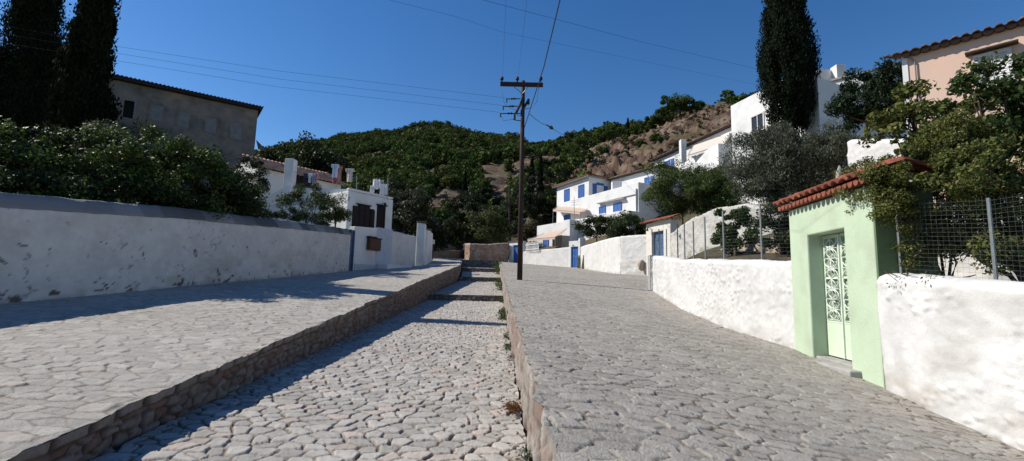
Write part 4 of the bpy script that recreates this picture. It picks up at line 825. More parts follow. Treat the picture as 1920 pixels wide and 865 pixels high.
# hipped roof
e = .45; cs = [np.array(f1.p(-e, e, ze)), np.array(f1.p(f1.L+e, e, ze)), np.array(f1.p(f1.L+e, -6.5-e, ze)), np.array(f1.p(-e, -6.5-e, ze))]; hh = 1.15; m_ = f1.L/2
r1_ = np.array(f1.p(m_, -m_, ze+hh)); r2_ = np.array(f1.p(m_, -6.5+m_*.2, ze+hh))
def slope(parent, a, b, c, d, mt='tile', period=.3, amp=.05, name='roof'):
    """quad/tri slope a-b eave, c above b, d above a, barrel tiles clipped by shrinking rows"""
    a, b, c, d = [np.array(x, float) for x in (a, b, c, d)]; L = np.linalg.norm(b-a); nrm = np.cross(b-a, d-a); nrm /= np.linalg.norm(nrm); nrm *= np.sign(nrm[2])
    nu = int(L/period)*6+1; H = np.linalg.norm((c+d)/2-(a+b)/2); nr = max(2, int(H/.4)); vs = np.sort(np.concatenate([np.arange(nr)/nr, (np.arange(nr)+1)/nr-.004])); u = np.linspace(0, 1, nu)[:, None]; v = vs[None, :]
    base = (a*(1-u[..., None])+b*u[..., None])*(1-v[..., None])+(d*(1-u[..., None])+c*u[..., None])*v[..., None]
    lx = np.sum((base-a)*((b-a)/L), -1); ph = (lx/period) % 1; conv = np.where(ph < .62, np.sqrt(np.clip(1-((ph-.31)/.31)**2, 0, 1)), -.5*np.sin((ph-.62)/.38*math.pi)); lift = np.where(np.arange(len(vs)) % 2 == 0, .02, 0)[None, :]
    rnd = _h(np.floor(lx/period), np.arange(len(vs))[None, :]//2+0*lx, 0*lx, 3); V = base+nrm*((conv*amp+lift+(rnd-.5)*.012)[..., None]); V2 = base-nrm*.05
    F = gridF(nu, len(vs)); n = V.shape[0]*V.shape[1]; e_ = np.arange(nu-1)*len(vs); F = np.concatenate([F, (F+n)[:, ::-1], np.stack([e_, e_+n, e_+len(vs)+n, e_+len(vs)], 1)])
    col = np.repeat(((.7+.6*rnd)[..., None]*np.array([1, .95, .92]))[None], 2, 0).reshape(-1, 3)
    return mkmesh(name, np.concatenate([V.reshape(-1, 3), V2.reshape(-1, 3)]), F, M[mt], parent, col=col)
slope(bh, cs[0], cs[1], r1_, r1_+(0, 0, .001)); slope(bh, cs[1], cs[2], r2_, r1_); slope(bh, cs[2], cs[3], r2_, r2_+(0, 0, .001)); slope(bh, cs[3], cs[0], r1_, r2_)
MB().fb(f1, -e+.05, f1.L+e-.05, -6.5-e+.05, e-.05, ze-.14, ze-.055).build('eave_board', M['steel'], bh)
# terrace storey in front (upper), with parapet
T1 = P(1044, 405, 54.4); T2 = P(1197.5, 398, 41.8); ft = Fr(T1, T2)
tops_ = [(1044, 381), (1103, 367), (1139.5, 358), (1197, 343.5)]
zt_ = [onplane(x, y, T1, T2)[1] for x, y in tops_]; ztr = float(np.mean(zt_)); 
MB().fb(ft, .0, ft.L, -5.0, 0, zb, ztr).build('terrace_block', M['plaster'], bh, bevel=.04)
for r in ((1124, 1136, 387, 401), (1150.5, 1166, 381, 397)): window(bh, ft, *ft.rect(*r))
a0, a1, z0, z1 = ft.rect(1058, 1069.5, 403, 421); window(bh, ft, a0, a1, z0, z1)
MB().tube([ft.p(ft.L-.2, .08, zb+1), ft.p(ft.L-.2, .08, ztr-.6)], .06, 8).build('drainpipe', M['steel'], bh)
r_ = ft.rect(1125, 1196, 368, 378); MB().tube([ft.p(ft.rect(1122, 1124, 378, 380)[0], .06, onplane(1123, 381, T1, T2)[1]), ft.p(ft.rect(1196, 1198, 363, 365)[0]-.3, .06, onplane(1195, 364, T1, T2)[1])], .045, 6).build('wall_pipe', M['concrete'], bh)
r_ = ft.rect(1124, 1174, 372, 380); 
aa, ab = ft.rect(1124, 1128, 379, 381), ft.rect(1171, 1174, 370, 372); MB().hexa([ft.p(aa[0], 0, aa[2]-.1), ft.p(ab[1], 0, ab[2]-.1), ft.p(ab[1], .35, ab[2]-.1), ft.p(aa[0], .35, aa[2]-.1), ft.p(aa[0], 0, aa[2]+.05), ft.p(ab[1], 0, ab[2]+.05), ft.p(ab[1], .35, ab[2]), ft.p(aa[0], .35, aa[2])]).build('ledge', M['concrete'], bh)
q = P(1148, 356, 47.5); MB().box(q[0]-.1, q[0]+.9, 47, 47.6, ztr-.2, P(1148, 342, 47.5)[2]).build('chimney', M['plaster'], bh, bevel=.03)
# second roofed wing to the right
R1 = P(1146, 345, 49.5); R2 = P(1240, 330, 43.5); fw2 = Fr(R1, R2); ze2 = (onplane(1146, 337, R1, R2)[1]+onplane(1238, 311, R1, R2)[1])/2
MB().fb(fw2, 0, fw2.L, -5.5, 0, zb, ze2).build('side_wing', M['plaster'], bh, bevel=.03)
c_ = [np.array(fw2.p(-.3, .4, ze2)), np.array(fw2.p(fw2.L+.4, .4, ze2)), np.array(fw2.p(fw2.L+.4, -6, ze2)), np.array(fw2.p(-.3, -6, ze2))]; k1, k2 = np.array(fw2.p(1.5, -2.8, ze2+.95)), np.array(fw2.p(fw2.L-2.4, -2.8, ze2+.95))
slope(bh, c_[0], c_[1], k2, k1, 'tile_old'); slope(bh, c_[1], c_[2], k2, k2+(0, 0, .001), 'tile_old'); slope(bh, c_[2], c_[3], k1, k2, 'tile_old')
MB().fb(fw2, -.25, fw2.L+.35, -5.9, .36, ze2-.13, ze2-.055).build('eave_board', M['brown'], bh)
a0, a1, z0, z1 = fw2.rect(1209, 1226, 332, 347); window(bh, fw2, a0, a0+(a1-a0)*.5, z0, z1); MB().fb(fw2, a0+(a1-a0)*.62, a1, 0, .05, z0, z1).build('shutter', M['blue'], bh)
# lower terrace
L1 = P(1006.5, 440, 53.6); L2 = P(1180, 410, 41.0); fl_ = Fr(L1, L2); zl_ = float(np.mean([onplane(x, y, L1, L2)[1] for x, y in ((1007, 425), (1080, 412), (1152, 398))]))
MB().fb(fl_, 0, fl_.L, -4.2, 0, zb-2, zl_).build('lower_terrace', M['plaster'], bh, bevel=.04)
a0, a1, z0, z1 = fl_.rect(1019.5, 1029, 448, 464); window(bh, fl_, a0, a1, z0, z1)
a0, a1, z0, z1 = fl_.rect(1036, 1066, 443, 462); MB().fb(fl_, a0, a1, .003, .03, z0-.5, z1+.1).build('porch_opening', M['dark'], bh)
MB().fb(fl_, a1+.3, a1+1.6, .0, 1.1, zb-2, z1+1.4).build('annex', M['plaster'], bh, bevel=.03)
# awnings
def awn(label, a, b, c, d, mt, posts, val=.22):
    t = thing('awning', label, 'awning', a, 'cloth awnings on the white houses'); a, b, c, d = [np.array(x, float) for x in (a, b, c, d)]; n = 10; U, Vv = np.meshgrid(np.linspace(0, 1, n), np.linspace(0, 1, n), indexing='ij')
    Q = (a*(1-U[..., None])+b*U[..., None])*(1-Vv[..., None])+(d*(1-U[..., None])+c*U[..., None])*Vv[..., None]; Q[..., 2] -= .10*np.sin(Vv*math.pi)
    V = np.concatenate([Q.reshape(-1, 3), Q.reshape(-1, 3)-[0, 0, .02]]); F = np.concatenate([gridF(n, n), gridF(n, n)[:, ::-1]+n*n]); mkmesh('canopy', V, F, M[mt], t, smooth=True)
    MB().sheet(a-[0, 0, .02], b-[0, 0, .02], b-[0, 0, val], a-[0, 0, val], .015).build('valance', M[mt], t)
    MB().tube([a, b], .03, 6).tube([d, a], .02, 5).tube([c, b], .02, 5).build('frame', M['steel'], t)
    for p in posts: MB().tube([p, p-[0, 0, 2.4]], .03, 6).build('post', M['steel'], t)
    return t
aA = P(989, 449, 49.0); aB = P(1041, 444.5, 44.6); aC = P(1063.5, 428.5, 45.9); aD = P(1020, 438, 50.2)
awn('pale awning sloping over the lowest terrace behind the street wall', aA, aB, aC, aD, 'awning', [aA, aB])
aA = P(1037, 393, 53); aB = P(1088, 398, 46.5); aC = P(1102, 392, 48.6); aD = P(1047, 386, 54.4)
awn('peach awning over the middle terrace below the two blue upper windows', aA, aB, aC, aD, 'awning', [aA, aB])
at_ = thing('aerial', 'thin television aerial on a mast in front of the middle terrace', 'aerial', P(1077, 424, 46.5)); p0, p1 = P(1077, 437, 46.5), P(1076.5, 369, 46.5)
MB().tube([p0, p1], .03, 6).build('mast', M['steel'], at_); m = MB()
for y in (376, 380, 385): m.tube([P(1070, y, 46.5), P(1085, y-1, 46.5)], .015, 4)
m.build('rods', M['steel'], at_)

# ------------------------------------------------------------------ tile-roofed gateway
G1, G2 = P(1212, 500, 30.0), P(1258, 500, 27.6); fg2 = Fr(G1, G2); zb = G1[2]-1.2; zt = P(1235, 416, 28.8)[2]
tg = thing('tiled_gateway', 'off-white gateway with a small clay tile roof and a dusty blue door', 'gate', G1)
a0, a1, z0, z1 = fg2.rect(1222.5, 1244, 434, 482); zd = z0-.1
MB().fb(fg2, 0, a0, -.6, 0, zb, zt).fb(fg2, a1, fg2.L, -.6, 0, zb, zt).fb(fg2, a0+.002, a1-.002, -.6, 0, z1, zt).fb(fg2, a0+.002, a1-.002, -.6, 0, zb, zd-.02).build('wall', M['concrete'] if 0 else M['cream'], tg, bevel=.02)
f_ = Fr(fg2.p(0, -.22, 0), fg2.p(fg2.L, -.22, 0)); door(tg, f_, a0+.08, a1-.08, zd, z1-.08, 'bluegrey')
o_ = np.array(fg2.p(-.3, .28, zt+.02)); u_ = np.array(fg2.p(fg2.L+.3, .28, zt+.02))-o_; s_ = np.array(fg2.p(-.3, -.45, zt+.30))-o_; tiles(o_, u_, s_, tg, 'tile', period=.2, amp=.045, seed=9, row=.3)
MB().tube([fg2.p(.5, 0, z1+.25), fg2.p(.5, .2, z1+.32), fg2.p(.5, .25, z1+.1)], [.02, .02, .09], 6).build('lamp', M['black'], tg)

# ------------------------------------------------------------------ garden wall behind the wire fence (white, swooping top)
gw = [P(1258, 490, 27.0), P(1300, 490, 24.2), P(1345, 490, 21.6), P(1400, 486, 19.8), P(1450, 486, 18.6), P(1492, 480, 18.2)]
gt = [P(1258, 436, 27)[2], P(1293, 410, 24.5)[2], P(1340, 390, 21.8)[2], P(1395, 381, 19.9)[2], P(1450, 392, 18.6)[2], P(1492, 400, 18.2)[2]]
wallthing('garden_wall', 'tall off-white plastered garden wall with a swooping top behind the wire fence', 'wall', gw, gt, .5, 1, amp=.06, res=.08, cell=.45, seed=41, dirt=1.0, chips=.6, irregular=.06, base_col=(.80, .79, .76))
V, F, c, info = lumpwall([P(1345, 486, 18.2), P(1400, 486, 15.4), P(1470, 484, 13.4), P(1500, 484, 13.)], [P(1345, 466, 18.2)[2], P(1400, 451, 15.4)[2], P(1470, 455, 13.4)[2], P(1500, 460, 13)[2]], .8, 1, amp=.14, cell=.42, res=.08, seed=43, irregular=.12)
tag(mkmesh('rubble_bank', V, F, M['masonry'], smooth=True, col=c*np.array([.40, .33, .27]), org=P(1400, 486, 15.4)), 'bank of loose brown rubble stones at the foot of the bush behind the wire fence', 'rubble')

# ------------------------------------------------------------------ right street wall, green gate
def rpath(pxs): return [P(x, y, Y) for x, y, Y in pxs]
wallA = [P(1219, 543, 19.0), P(1280, 582, 14.2), P(1360, 617, 11.3), P(1497, 660, 8.42)]; tA = [P(1220, 479, 19)[2], P(1280, 487, 14.2)[2], P(1360, 487, 11.3)[2], P(1492, 488, 8.42)[2]]
wallthing('street_wall', 'sunlit lumpy whitewashed rubble wall on the right between the lane bend and the green gate', 'wall', wallA, tA, .42, 1, amp=.026, res=.030, cell=.30, seed=51, dirt=.25, irregular=.035)
GA = P(1493.5, 658, 8.42); GB = P(1663, 735, 6.18); fG = Fr(GA, GB)
MB().hexa([wallA[0]+[-.06, -.25, -.4], wallA[0]+[.12, -.25, -.4], wallA[0]+[.12, .1, -.4], wallA[0]+[-.06, .1, -.4], wallA[0]+[-.06, -.25, 1.38], wallA[0]+[.12, -.25, 1.38], wallA[0]+[.12, .1, 1.38], wallA[0]+[-.06, .1, 1.38]]).build('x', M['concrete'])
o = bpy.data.objects['x']; o.name = 'gate_post'; tag(o, 'narrow grey concrete post at the far end of the right white wall', 'post')
wallB = [P(1660, 733.5, 6.1), P(1750, 774, 5.25), P(1920, 852, 4.3), np.array([4.62, 2.6, CZ-1.53]), np.array([4.5, 0, CZ-1.72]), np.array([4.4, -6, CZ-2.2])]
zB = [P(1655, 514.5, 6.1)[2], P(1750, 519, 5.25)[2], P(1920, 529, 4.3)[2]]; zB += [zB[2]-.10, zB[2]-.25, zB[2]-.5]
wallthing('street_wall', 'sunlit lumpy whitewashed rubble wall in the right foreground beside the green gate', 'wall', wallB, zB, .42, 1, amp=.020, res=.026, cell=.26, seed=52, dirt=.55, irregular=.02)
gg = thing('green_gateway', 'pale green plastered gateway with a clay tile roof and a scrolled metal double door', 'gate', (GA+GB)/2)
zt0 = onplane(1490, 391, GA, GB)[1]; zt1 = onplane(1643, 345, GA, GB)[1]; zt = (zt0+zt1)/2; zbm = GB[2]-.3
a0, _, z0, z1 = fG.rect(1522, 1524, 439, 660); a1 = fG.rect(1593, 1596, 424, 680)[0]; z1 = (onplane(1524, 441, GA, GB)[1]+onplane(1594, 426, GA, GB)[1])/2
zs = onplane(1560, 673, GA, GB)[1]; DEP = .70; REC = .21
mb = MB(); mb.fb(fG, 0, a0, -DEP, .03, zbm, zt).fb(fG, a1, fG.L, -DEP, .03, zbm, zt).fb(fG, a0, a1, -DEP, .03, z1, zt)
# one clean outline: pillars + lintel
out = [(0, zbm), (a0, zbm), (a0, z1), (a1, z1), (a1, zbm), (fG.L, zbm), (fG.L, zt), (0, zt)]
mb = MB(); Vf = [fG.p(a, .03, z) for a, z in out]+[fG.p(a, -DEP, z) for a, z in out]; mb.add(Vf, [tuple(range(8)), tuple(range(15, 7, -1))]+[(i, i+8, (i+1) % 8+8, (i+1) % 8) for i in range(8)])
mb.build('wall', M['green'], gg, bevel=.022)
MB().fb(fG, a0-.02, a1+.02, -DEP, -.02, zbm, zs-.02).fb(fG, a0-.0, a1+.22, -.019, .19, zbm, zs-.06).build('doorstep', M['concrete'], gg, bevel=.02)
dr = thing('x', '', '', (0, 0, 0)); bpy.data.objects.remove(dr)
am = a0+(a1-a0)*.46
zgl = onplane(1575, 614, Fr(fG.p(0, -REC, 0), fG.p(1, -REC, 0)).A, fG.p(1, -REC, 0))[1] if 0 else zs+(z1-zs)*.27
mb = MB().fb(fG, a0+.002, am-.012, -REC-.05, -REC, zs, zs+.0+(zgl-zs)).fb(fG, am+.012, a1-.002, -REC-.05, -REC, zs, zgl)
for (b0, b1) in ((a0+.002, am-.012), (am+.012, a1-.002)):
    mb.fb(fG, b0, b0+.05, -REC-.05, -REC, zgl+.001, z1-.01).fb(fG, b1-.05, b1, -REC-.05, -REC, zgl+.001, z1-.01).fb(fG, b0+.051, b1-.051, -REC-.05, -REC, z1-.07, z1-.01).fb(fG, b0+.051, b1-.051, -REC-.05, -REC, zgl+.001, zgl+.05)
    zm = (zgl+z1)/2; mb.fb(fG, b0+.051, b1-.051, -REC-.045, -REC+.004, zm-.02, zm+.02)
dd = mb.build('double_door', M['green_dark'], gg, bevel=.006)
MB().fb(fG, am-.010, am+.010, -REC-.02, -REC+.02, zs, z1-.02).build('centre_strip', M['iron_white'], dd)
MB().fb(fG, a0+.05, am-.06, -REC-.04, -REC-.03, zgl+.05, z1-.07).fb(fG, am+.06, a1-.05, -REC-.04, -REC-.03, zgl+.05, z1-.07).build('pane', M['glass_frost'], dd)
def grille(b0, b1, c0, c1):
    m = MB(); w_ = b1-b0; r = .009; d = -REC+.006; nb = 4; hh = (c1-c0)/nb
    for i in range(nb):
        za, zc_ = c0+i*hh, c0+(i+1)*hh; cx, cz = (b0+b1)/2, (za+zc_)/2
        m.tube([fG.p(b0, d, za), fG.p(b1, d, za)], r, 5); m.tube([fG.p(cx, d, za), fG.p(cx, d, zc_)], r, 5)
        for sx in (-1, 1):
            for sz in (-1, 1):
                pts = []; 
                for t in np.linspace(0, 1, 9):
                    x = cx+sx*w_*.5*math.sin(t*math.pi*.55); z = cz+sz*hh*.5*(t**1.6); pts.append(fG.p(x, d, z))
                m.tube(pts, r, 5)
                pts = [fG.p(cx+sx*w_*.28*math.sin(t*math.pi), d+.004, cz+sz*hh*.46*t) for t in np.linspace(0, 1, 9)]; m.tube(pts, r, 5)
        m.tube([fG.p(b0, d, cz), fG.p(b1, d, cz)], r*.9, 5); k = [fG.p(cx+.035*math.cos(t), d+.008, cz+.035*math.sin(t)) for t in np.linspace(0, 2*math.pi, 10)]; m.tube(k, r, 5)
    m.build('scroll_grille', M['iron_white'], dd, smooth=True)
grille(a0+.05, am-.06, zgl+.05, z1-.07); grille(am+.06, a1-.05, zgl+.05, z1-.07)
hz = zs+(z1-zs)*.46; MB().fb(fG, am-.055, am-.015, -REC, -REC+.012, hz-.1, hz+.1).tube([fG.p(am-.035, -REC, hz), fG.p(am-.035, -REC+.06, hz), fG.p(am-.18, -REC+.07, hz-.01)], .011, 6).build('handle', M['steel'], dd)
# tile roof: lower row of upturned tiles + top rows
zr0 = zt+.02
mb = MB()
for i in range(int((fG.L+.24)/.13)):
    a = -.12+i*.13+.065; pts = []
    # corbel tiles: half-round ends pointing at the street
    n = 9; Vv = []
    for dd_ in (-.15, .16):
        for t in np.linspace(math.pi, 2*math.pi, n): Vv.append(fG.p(a+.058*math.cos(t), dd_, zr0+.055+(.05+.03*(dd_ > 0))*math.sin(t)))
    k = n; F = [(j, (j+1) % k, k+(j+1) % k, k+j) for j in range(k)]+[tuple(range(k))[::-1]]+[tuple(range(k, 2*k))]; mb.add(Vv, F)
mb.build('corbel_tiles', M['tile'], gg)
MB().fb(fG, -.14, fG.L+.14, -DEP, .10, zr0+.057, zr0+.085).build('roof_bed', M['tile'], gg)
o_ = np.array(fG.p(-.17, .20, zr0+.10)); u_ = np.array(fG.p(fG.L+.16, .20, zr0+.10))-o_; s_ = np.array(fG.p(-.17, -.35, zr0+.30))-o_; tiles(o_, u_, s_, gg, 'tile', period=.185, amp=.05, seed=19, row=.32)
o_ = np.array(fG.p(-.17, -.95, zr0+.10)); s_ = np.array(fG.p(-.17, -.34, zr0+.30))-o_; tiles(o_, u_, s_, gg, 'tile', period=.185, amp=.05, seed=20, row=.32, name='roof_back')
k_ = MB(); k_.tube([fG.p(-.17, -.345, zr0+.32), fG.p(fG.L-.15, -.345, zr0+.32)], .06, 8); k_.build('ridge', M['tile'], gg, smooth=True)
fi = fG.p(fG.rect(1577, 1585, 300, 312)[0]*.6, -.345, zr0+.36); MB().tube([fi, np.array(fi)+[0, 0, .1], np.array(fi)+[0, 0, .22]], [.06, .055, .01], 8).build('finial', M['concrete'], gg)
# green side return behind the gate (thin slab; dark paint with the climbers' shade put into its colour)
MB().fb(fG, fG.L+.003, fG.L+.03, -.72, .02, zbm, zt-.02).build('side_wall', M['dark_green_shade'], gg)

# ------------------------------------------------------------------ wire fences
def fence(label, posts, group, wires=9, vert=.0, r=.022, base=None):
    t = thing('wire_fence', label, 'fence', posts[0][0], group); 
    for b, tp in posts: MB().tube([np.array(b)-[0, 0, .3], tp], r, 7).build('post', M['steel'], t)
    m = MB()
    for (b, tp), (b2, tp2) in zip(posts[:-1], posts[1:]):
        b, tp, b2, tp2 = [np.array(x, float) for x in (b, tp, b2, tp2)]
        for k in range(wires):
            f = .03+.94*k/(wires-1); m.tube([b*(1-f)+tp*f, b2*(1-f)+tp2*f], .0013, 3, cap=False)
        if vert:
            n = int(np.linalg.norm(b2-b)/vert)
            for k in range(1, n): f = k/n; m.tube([b*(1-f)+b2*f, tp*(1-f)+tp2*f], .0009, 3, cap=False)
    m.build('wire_mesh', M['steel'], t); return t
def fpost(px, yb, yt, Y): b = P(px, yb, Y); return (b, np.array([b[0], Y, P(px, yt, Y)[2]]))
fence('wire mesh fence on steel posts behind the right white wall', [fpost(1271, 482, 421, 17.2), fpost(1284, 482, 420, 16.1), fpost(1301, 485, 415, 14.8), fpost(1323, 487, 407, 13.3), fpost(1358, 487, 396, 11.9), fpost(1429, 488, 383, 10.1), fpost(1489, 490, 372, 8.9)], None, 16, .12)
fence('short wire fence on the far end of the right wall before the tiled gateway', [fpost(1223, 478, 430, 18.9), fpost(1236, 480, 430, 18.2), fpost(1250, 481, 430, 17.6), fpost(1271, 482, 421, 17.2)], None, 12, .12)
nf = fence('fine wire mesh fence on steel posts above the right foreground wall', [fpost(1690, 516, 380, 6.1), fpost(1868, 527, 372, 4.95), (np.array([5.05, 3.2, 1.7]), np.array([5.05, 3.2, 2.75]))], None, 18, .065, r=.018)

# ------------------------------------------------------------------ upper houses on the right
U1 = P(1226, 300, 52.0); U2 = P(1373, 270, 40.0); fu = Fr(U1, U2); zb = P(1260, 350, 50)[2]-3
uh = thing('upper_house', 'white hillside house with a cream awning over its terrace below the rock slope', 'house', (U1[0], U1[1], zb))
zl0 = (onplane(1228, 297, U1, U2)[1]+onplane(1274, 284, U1, U2)[1])/2; s0 = fu.rect(1278, 1282, 270, 290)[0]
MB().fb(fu, 0, s0, -5, 0, zb, zl0).build('lower_wing', M['plaster'], uh, bevel=.02)
zl1 = (onplane(1290, 268, U1, U2)[1]+onplane(1370, 243, U1, U2)[1])/2
MB().fb(fu, s0, fu.L, -5, 0, zb, zl1).build('main_block', M['plaster'], uh, bevel=.02)
for (sa, sb, z) in ((-.2, s0+.1, zl0), (s0-.2, fu.L+.5, zl1)):
    o_ = np.array(fu.p(sa, .4, z+.02)); u_ = np.array(fu.p(sb, .4, z+.02))-o_; s_ = np.array(fu.p(sa, -2.8, z+1.0))-o_; tiles(o_, u_, s_, uh, 'tile_old', period=.28, amp=.05, seed=5)
    MB().fb(fu, sa+.05, sb-.05, -2, .36, z-.09, z-.04).build('eave_board', M['brown'], uh)
q = P(1279, 290, 45.5); w2_ = 10*45.5/FPX; MB().box(q[0]-w2_/2, q[0]+w2_/2, 45.0, 45.6, zb, P(1279, 264, 45.5)[2]).build('chimney', M['plaster'], uh, bevel=.02)
a0, a1, z0, z1 = fu.rect(1245, 1264, 299, 312); window(uh, fu, a0, a0+(a1-a0)*.6, z0-.6, z1-.1); MB().fb(fu, a0+(a1-a0)*.7, a1, 0, .05, z0-.6, z1-.1).build('shutter', M['blue'], uh)
PA = P(1262, 306, 45.0); PB = P(1347, 281, 36.6); fp_ = Fr(PA, PB); zp = (onplane(1262, 307, PA, PB)[1]+onplane(1347, 281, PA, PB)[1])/2
zpb = onplane(1347, 302, PA, PB)[1]
MB().fb(fp_, 0, fp_.L, -.25, 0, zpb-.4, zp).fb(fp_, .0, fp_.L, -4.5, -.251, zpb-.4, zpb).fb(fp_, fp_.L-.25, fp_.L, -4.5, -.252, zpb+.002, zp).build('terrace_parapet', M['plaster'], uh, bevel=.02)
for s in (.5, fp_.L*.5, fp_.L-.5): MB().fb(fp_, s-.15, s+.15, -.8, -.5, zb-3, zpb-.41).build('pillar', M['plaster'], uh)
a0, a1, z0, z1 = fu.rect(1318, 1352, 262, 284); MB().fb(fu, a0, a1, .003, .02, z0-.5, z1).build('porch_opening', M['dark'], uh)
aA = P(1290, 291, 40.6); aB = P(1357, 271, 36.9); aC = P(1372, 247, 40.3); aD = P(1302, 268, 46.0)
aw = awn('cream awning let down over the terrace of the upper white house', aA, aB, aC, aD, 'awning2', [])

V1 = P(1373, 300, 36.0); V2 = P(1525, 300, 29.0); fv = Fr(V1, V2); zv = (onplane(1374, 191, V1, V2)[1]+onplane(1429, 175, V1, V2)[1])/2; zb = P(1400, 360, 34)[2]-2
th = thing('tall_white_house', 'tall plain white house behind the big olive tree and the dark cypress', 'house', (V1[0], V1[1], zb))
MB().fb(fv, 0, fv.L, -7, 0, zb, zv).build('wall', M['plaster'], th, bevel=.03)
a0, a1, z0, z1 = fv.rect(1409, 1434, 214, 248); window(th, fv, a0, a1, z0, z1, 'glass', 'cream')
W1_ = P(1524, 300, 27.0); W2_ = P(1541, 300, 26.0); fx = Fr(W1_, W2_); zx = onplane(1537, 140, W1_, W2_)[1]
fx2 = Fr(W2_, W2_+[4.5, 1.2, 0]); zx2 = onplane(1562, 153, W2_, fx2.B)[1]
mb = MB(); pr_ = [(W1_[0], W1_[1]), (W2_[0], W2_[1]), (W2_[0]+4.5, W2_[1]+1.2), (W2_[0]+4.2, W2_[1]+5), (W1_[0]+1, W1_[1]+5)]; mb.prism(pr_, zb, [zx, zx, zx2-.6, zx2-.6, zx]); mb.build('front_block', M['plaster'], th, bevel=.03)
q = P(1580, 150, 29); MB().box(P(1570, 150, 29)[0], P(1588, 150, 29)[0], 29, 29.6, zb, P(1579, 121, 29)[2]).build('chimney', M['plaster'], th, bevel=.02)
X1 = P(1562, 156, 28.5); X2 = P(1700, 116, 25.9); fxx = Fr(X1, X2); zz_ = (onplane(1562, 154, X1, X2)[1]+onplane(1690, 119, X1, X2)[1])/2
MB().fb(fxx, 0, fxx.L, -5, 0, zb, zz_).build('rear_wing', M['plaster'], th, bevel=.03); MB().fb(fxx, -.1, fxx.L, -5, .12, zz_+.003, zz_+.12).build('roof_edge', M['concrete'], th)
ar = thing('aerial', 'thin rooftop aerial mast between the cypress and the chimney', 'aerial', P(1533, 140, 27)); MB().tube([P(1533, 141, 27), P(1534, 108, 27)], .02, 5).build('mast', M['steel'], ar); m = MB(); m.tube([P(1529, 112, 27), P(1540, 109, 27)], .012, 4).tube([P(1531, 108, 27), P(1537, 115, 27)], .012, 4).build('rods', M['steel'], ar)

K1 = P(1699, 200, 14.2); ZK = P(1700, 107, 14.2)[2]
# facade direction from the level eave
def eaveY(px, py): d = ray(px, py); return (ZK-CZ)/d[2]*d[1]
K2p = P(1920, 44, eaveY(1920, 44)); K2 = K1+(K2p-K1)*2.2; fK = Fr(K1, K2); zb = 1.0
ph_ = thing('pink_house', 'faded pink house with a scalloped tile eave and white louvred shutters at top right', 'house', (K1[0], K1[1], zb))
MB().fb(fK, 0, fK.L, -6, 0, zb, ZK+.05).build('wall', M['pink'], ph_, bevel=.02); MB().fb(fK, -.02, .12, .003, .03, zb, ZK).build('corner_strip', M['plaster'], ph_)
MB().tube([fK.p(.3, .05, zb), fK.p(.3, .05, ZK-.3), fK.p(.15, .06, ZK-.05)], .02, 6).build('conduit', M['steel'], ph_)
o_ = np.array(fK.p(-.42, .26, ZK+.02)); u_ = np.array(fK.p(fK.L+.3, .26, ZK+.02))-o_; s_ = np.array(fK.p(-.42, -3, ZK+1.15))-o_; tiles(o_, u_, s_, ph_, 'tile_old', period=.23, amp=.055, seed=6)
mb = MB()
for i in range(int(fK.L/.23)):
    a = .115+i*.23; n = 6; Vv = []
    for d_ in (-.02, .17):
        for t in np.linspace(math.pi, 2*math.pi, n): Vv.append(fK.p(a+.11*math.cos(t), d_, ZK+.0+.07*math.sin(t)-.02))
        Vv.append(fK.p(a+.11, d_, ZK+.02)); Vv.append(fK.p(a-.11, d_, ZK+.02))
    k = n+2; mb.add(Vv, [(j, (j+1) % k, k+(j+1) % k, k+j) for j in range(k)]+[tuple(range(k))[::-1], tuple(range(k, 2*k))])
mb.build('scalloped_eave', M['tile_old'], ph_)
a0, a1, z0, z1 = fK.rect(1826, 1900, 98, 152); w_ = window(ph_, fK, a0, a1, z0-.15, z1, 'plaster', 'plaster', 14, proud=.06); MB().fb(fK, a0-.15, a1+.15, 0, .28, z1+.06, z1+.10).build('hood', M['bark'], w_)
sw = wallthing('garden_wall', 'short white wall with a rounded top rising behind the green gate roof', 'wall', [P(1592, 350, 13.5), P(1700, 340, 10.8)], [P(1596, 262, 13.5)[2], P(1680, 260, 10.8)[2]], .3, 1, amp=.03, res=.06, seed=61, dirt=.2, zb=.1)
bw = wallthing('garden_wall', 'sunlit pale garden wall seen through the climbers above the right foreground wall', 'wall', [P(1730, 530, 8.6), P(1850, 540, 7.4), P(2050, 540, 6.6)], [P(1730, 395, 8.6)[2], P(1850, 375, 7.4)[2], P(2050, 350, 6.6)[2]], .3, 1, amp=.03, res=.06, seed=63, dirt=.4)

# ------------------------------------------------------------------ trees and shrubs
# cypresses
cypress('tall dark cypress nearest the old grey house at the left', P(128, 400, 16.2)-[0, 0, 1.5], 12.0, .95, 71, 70000)
cypress('broad dark cypress at the left edge of the view', P(10, 400, 25.0)-[0, 0, 1.5], 17.0, 2.2, 72, 80000)
cypress('tall dark cypress in front of the tall white house on the right', P(1480, 225, 27.0)-[0, 0, .6], 13.0, 1.50, 73, 90000, color=(.014, .021, .011))
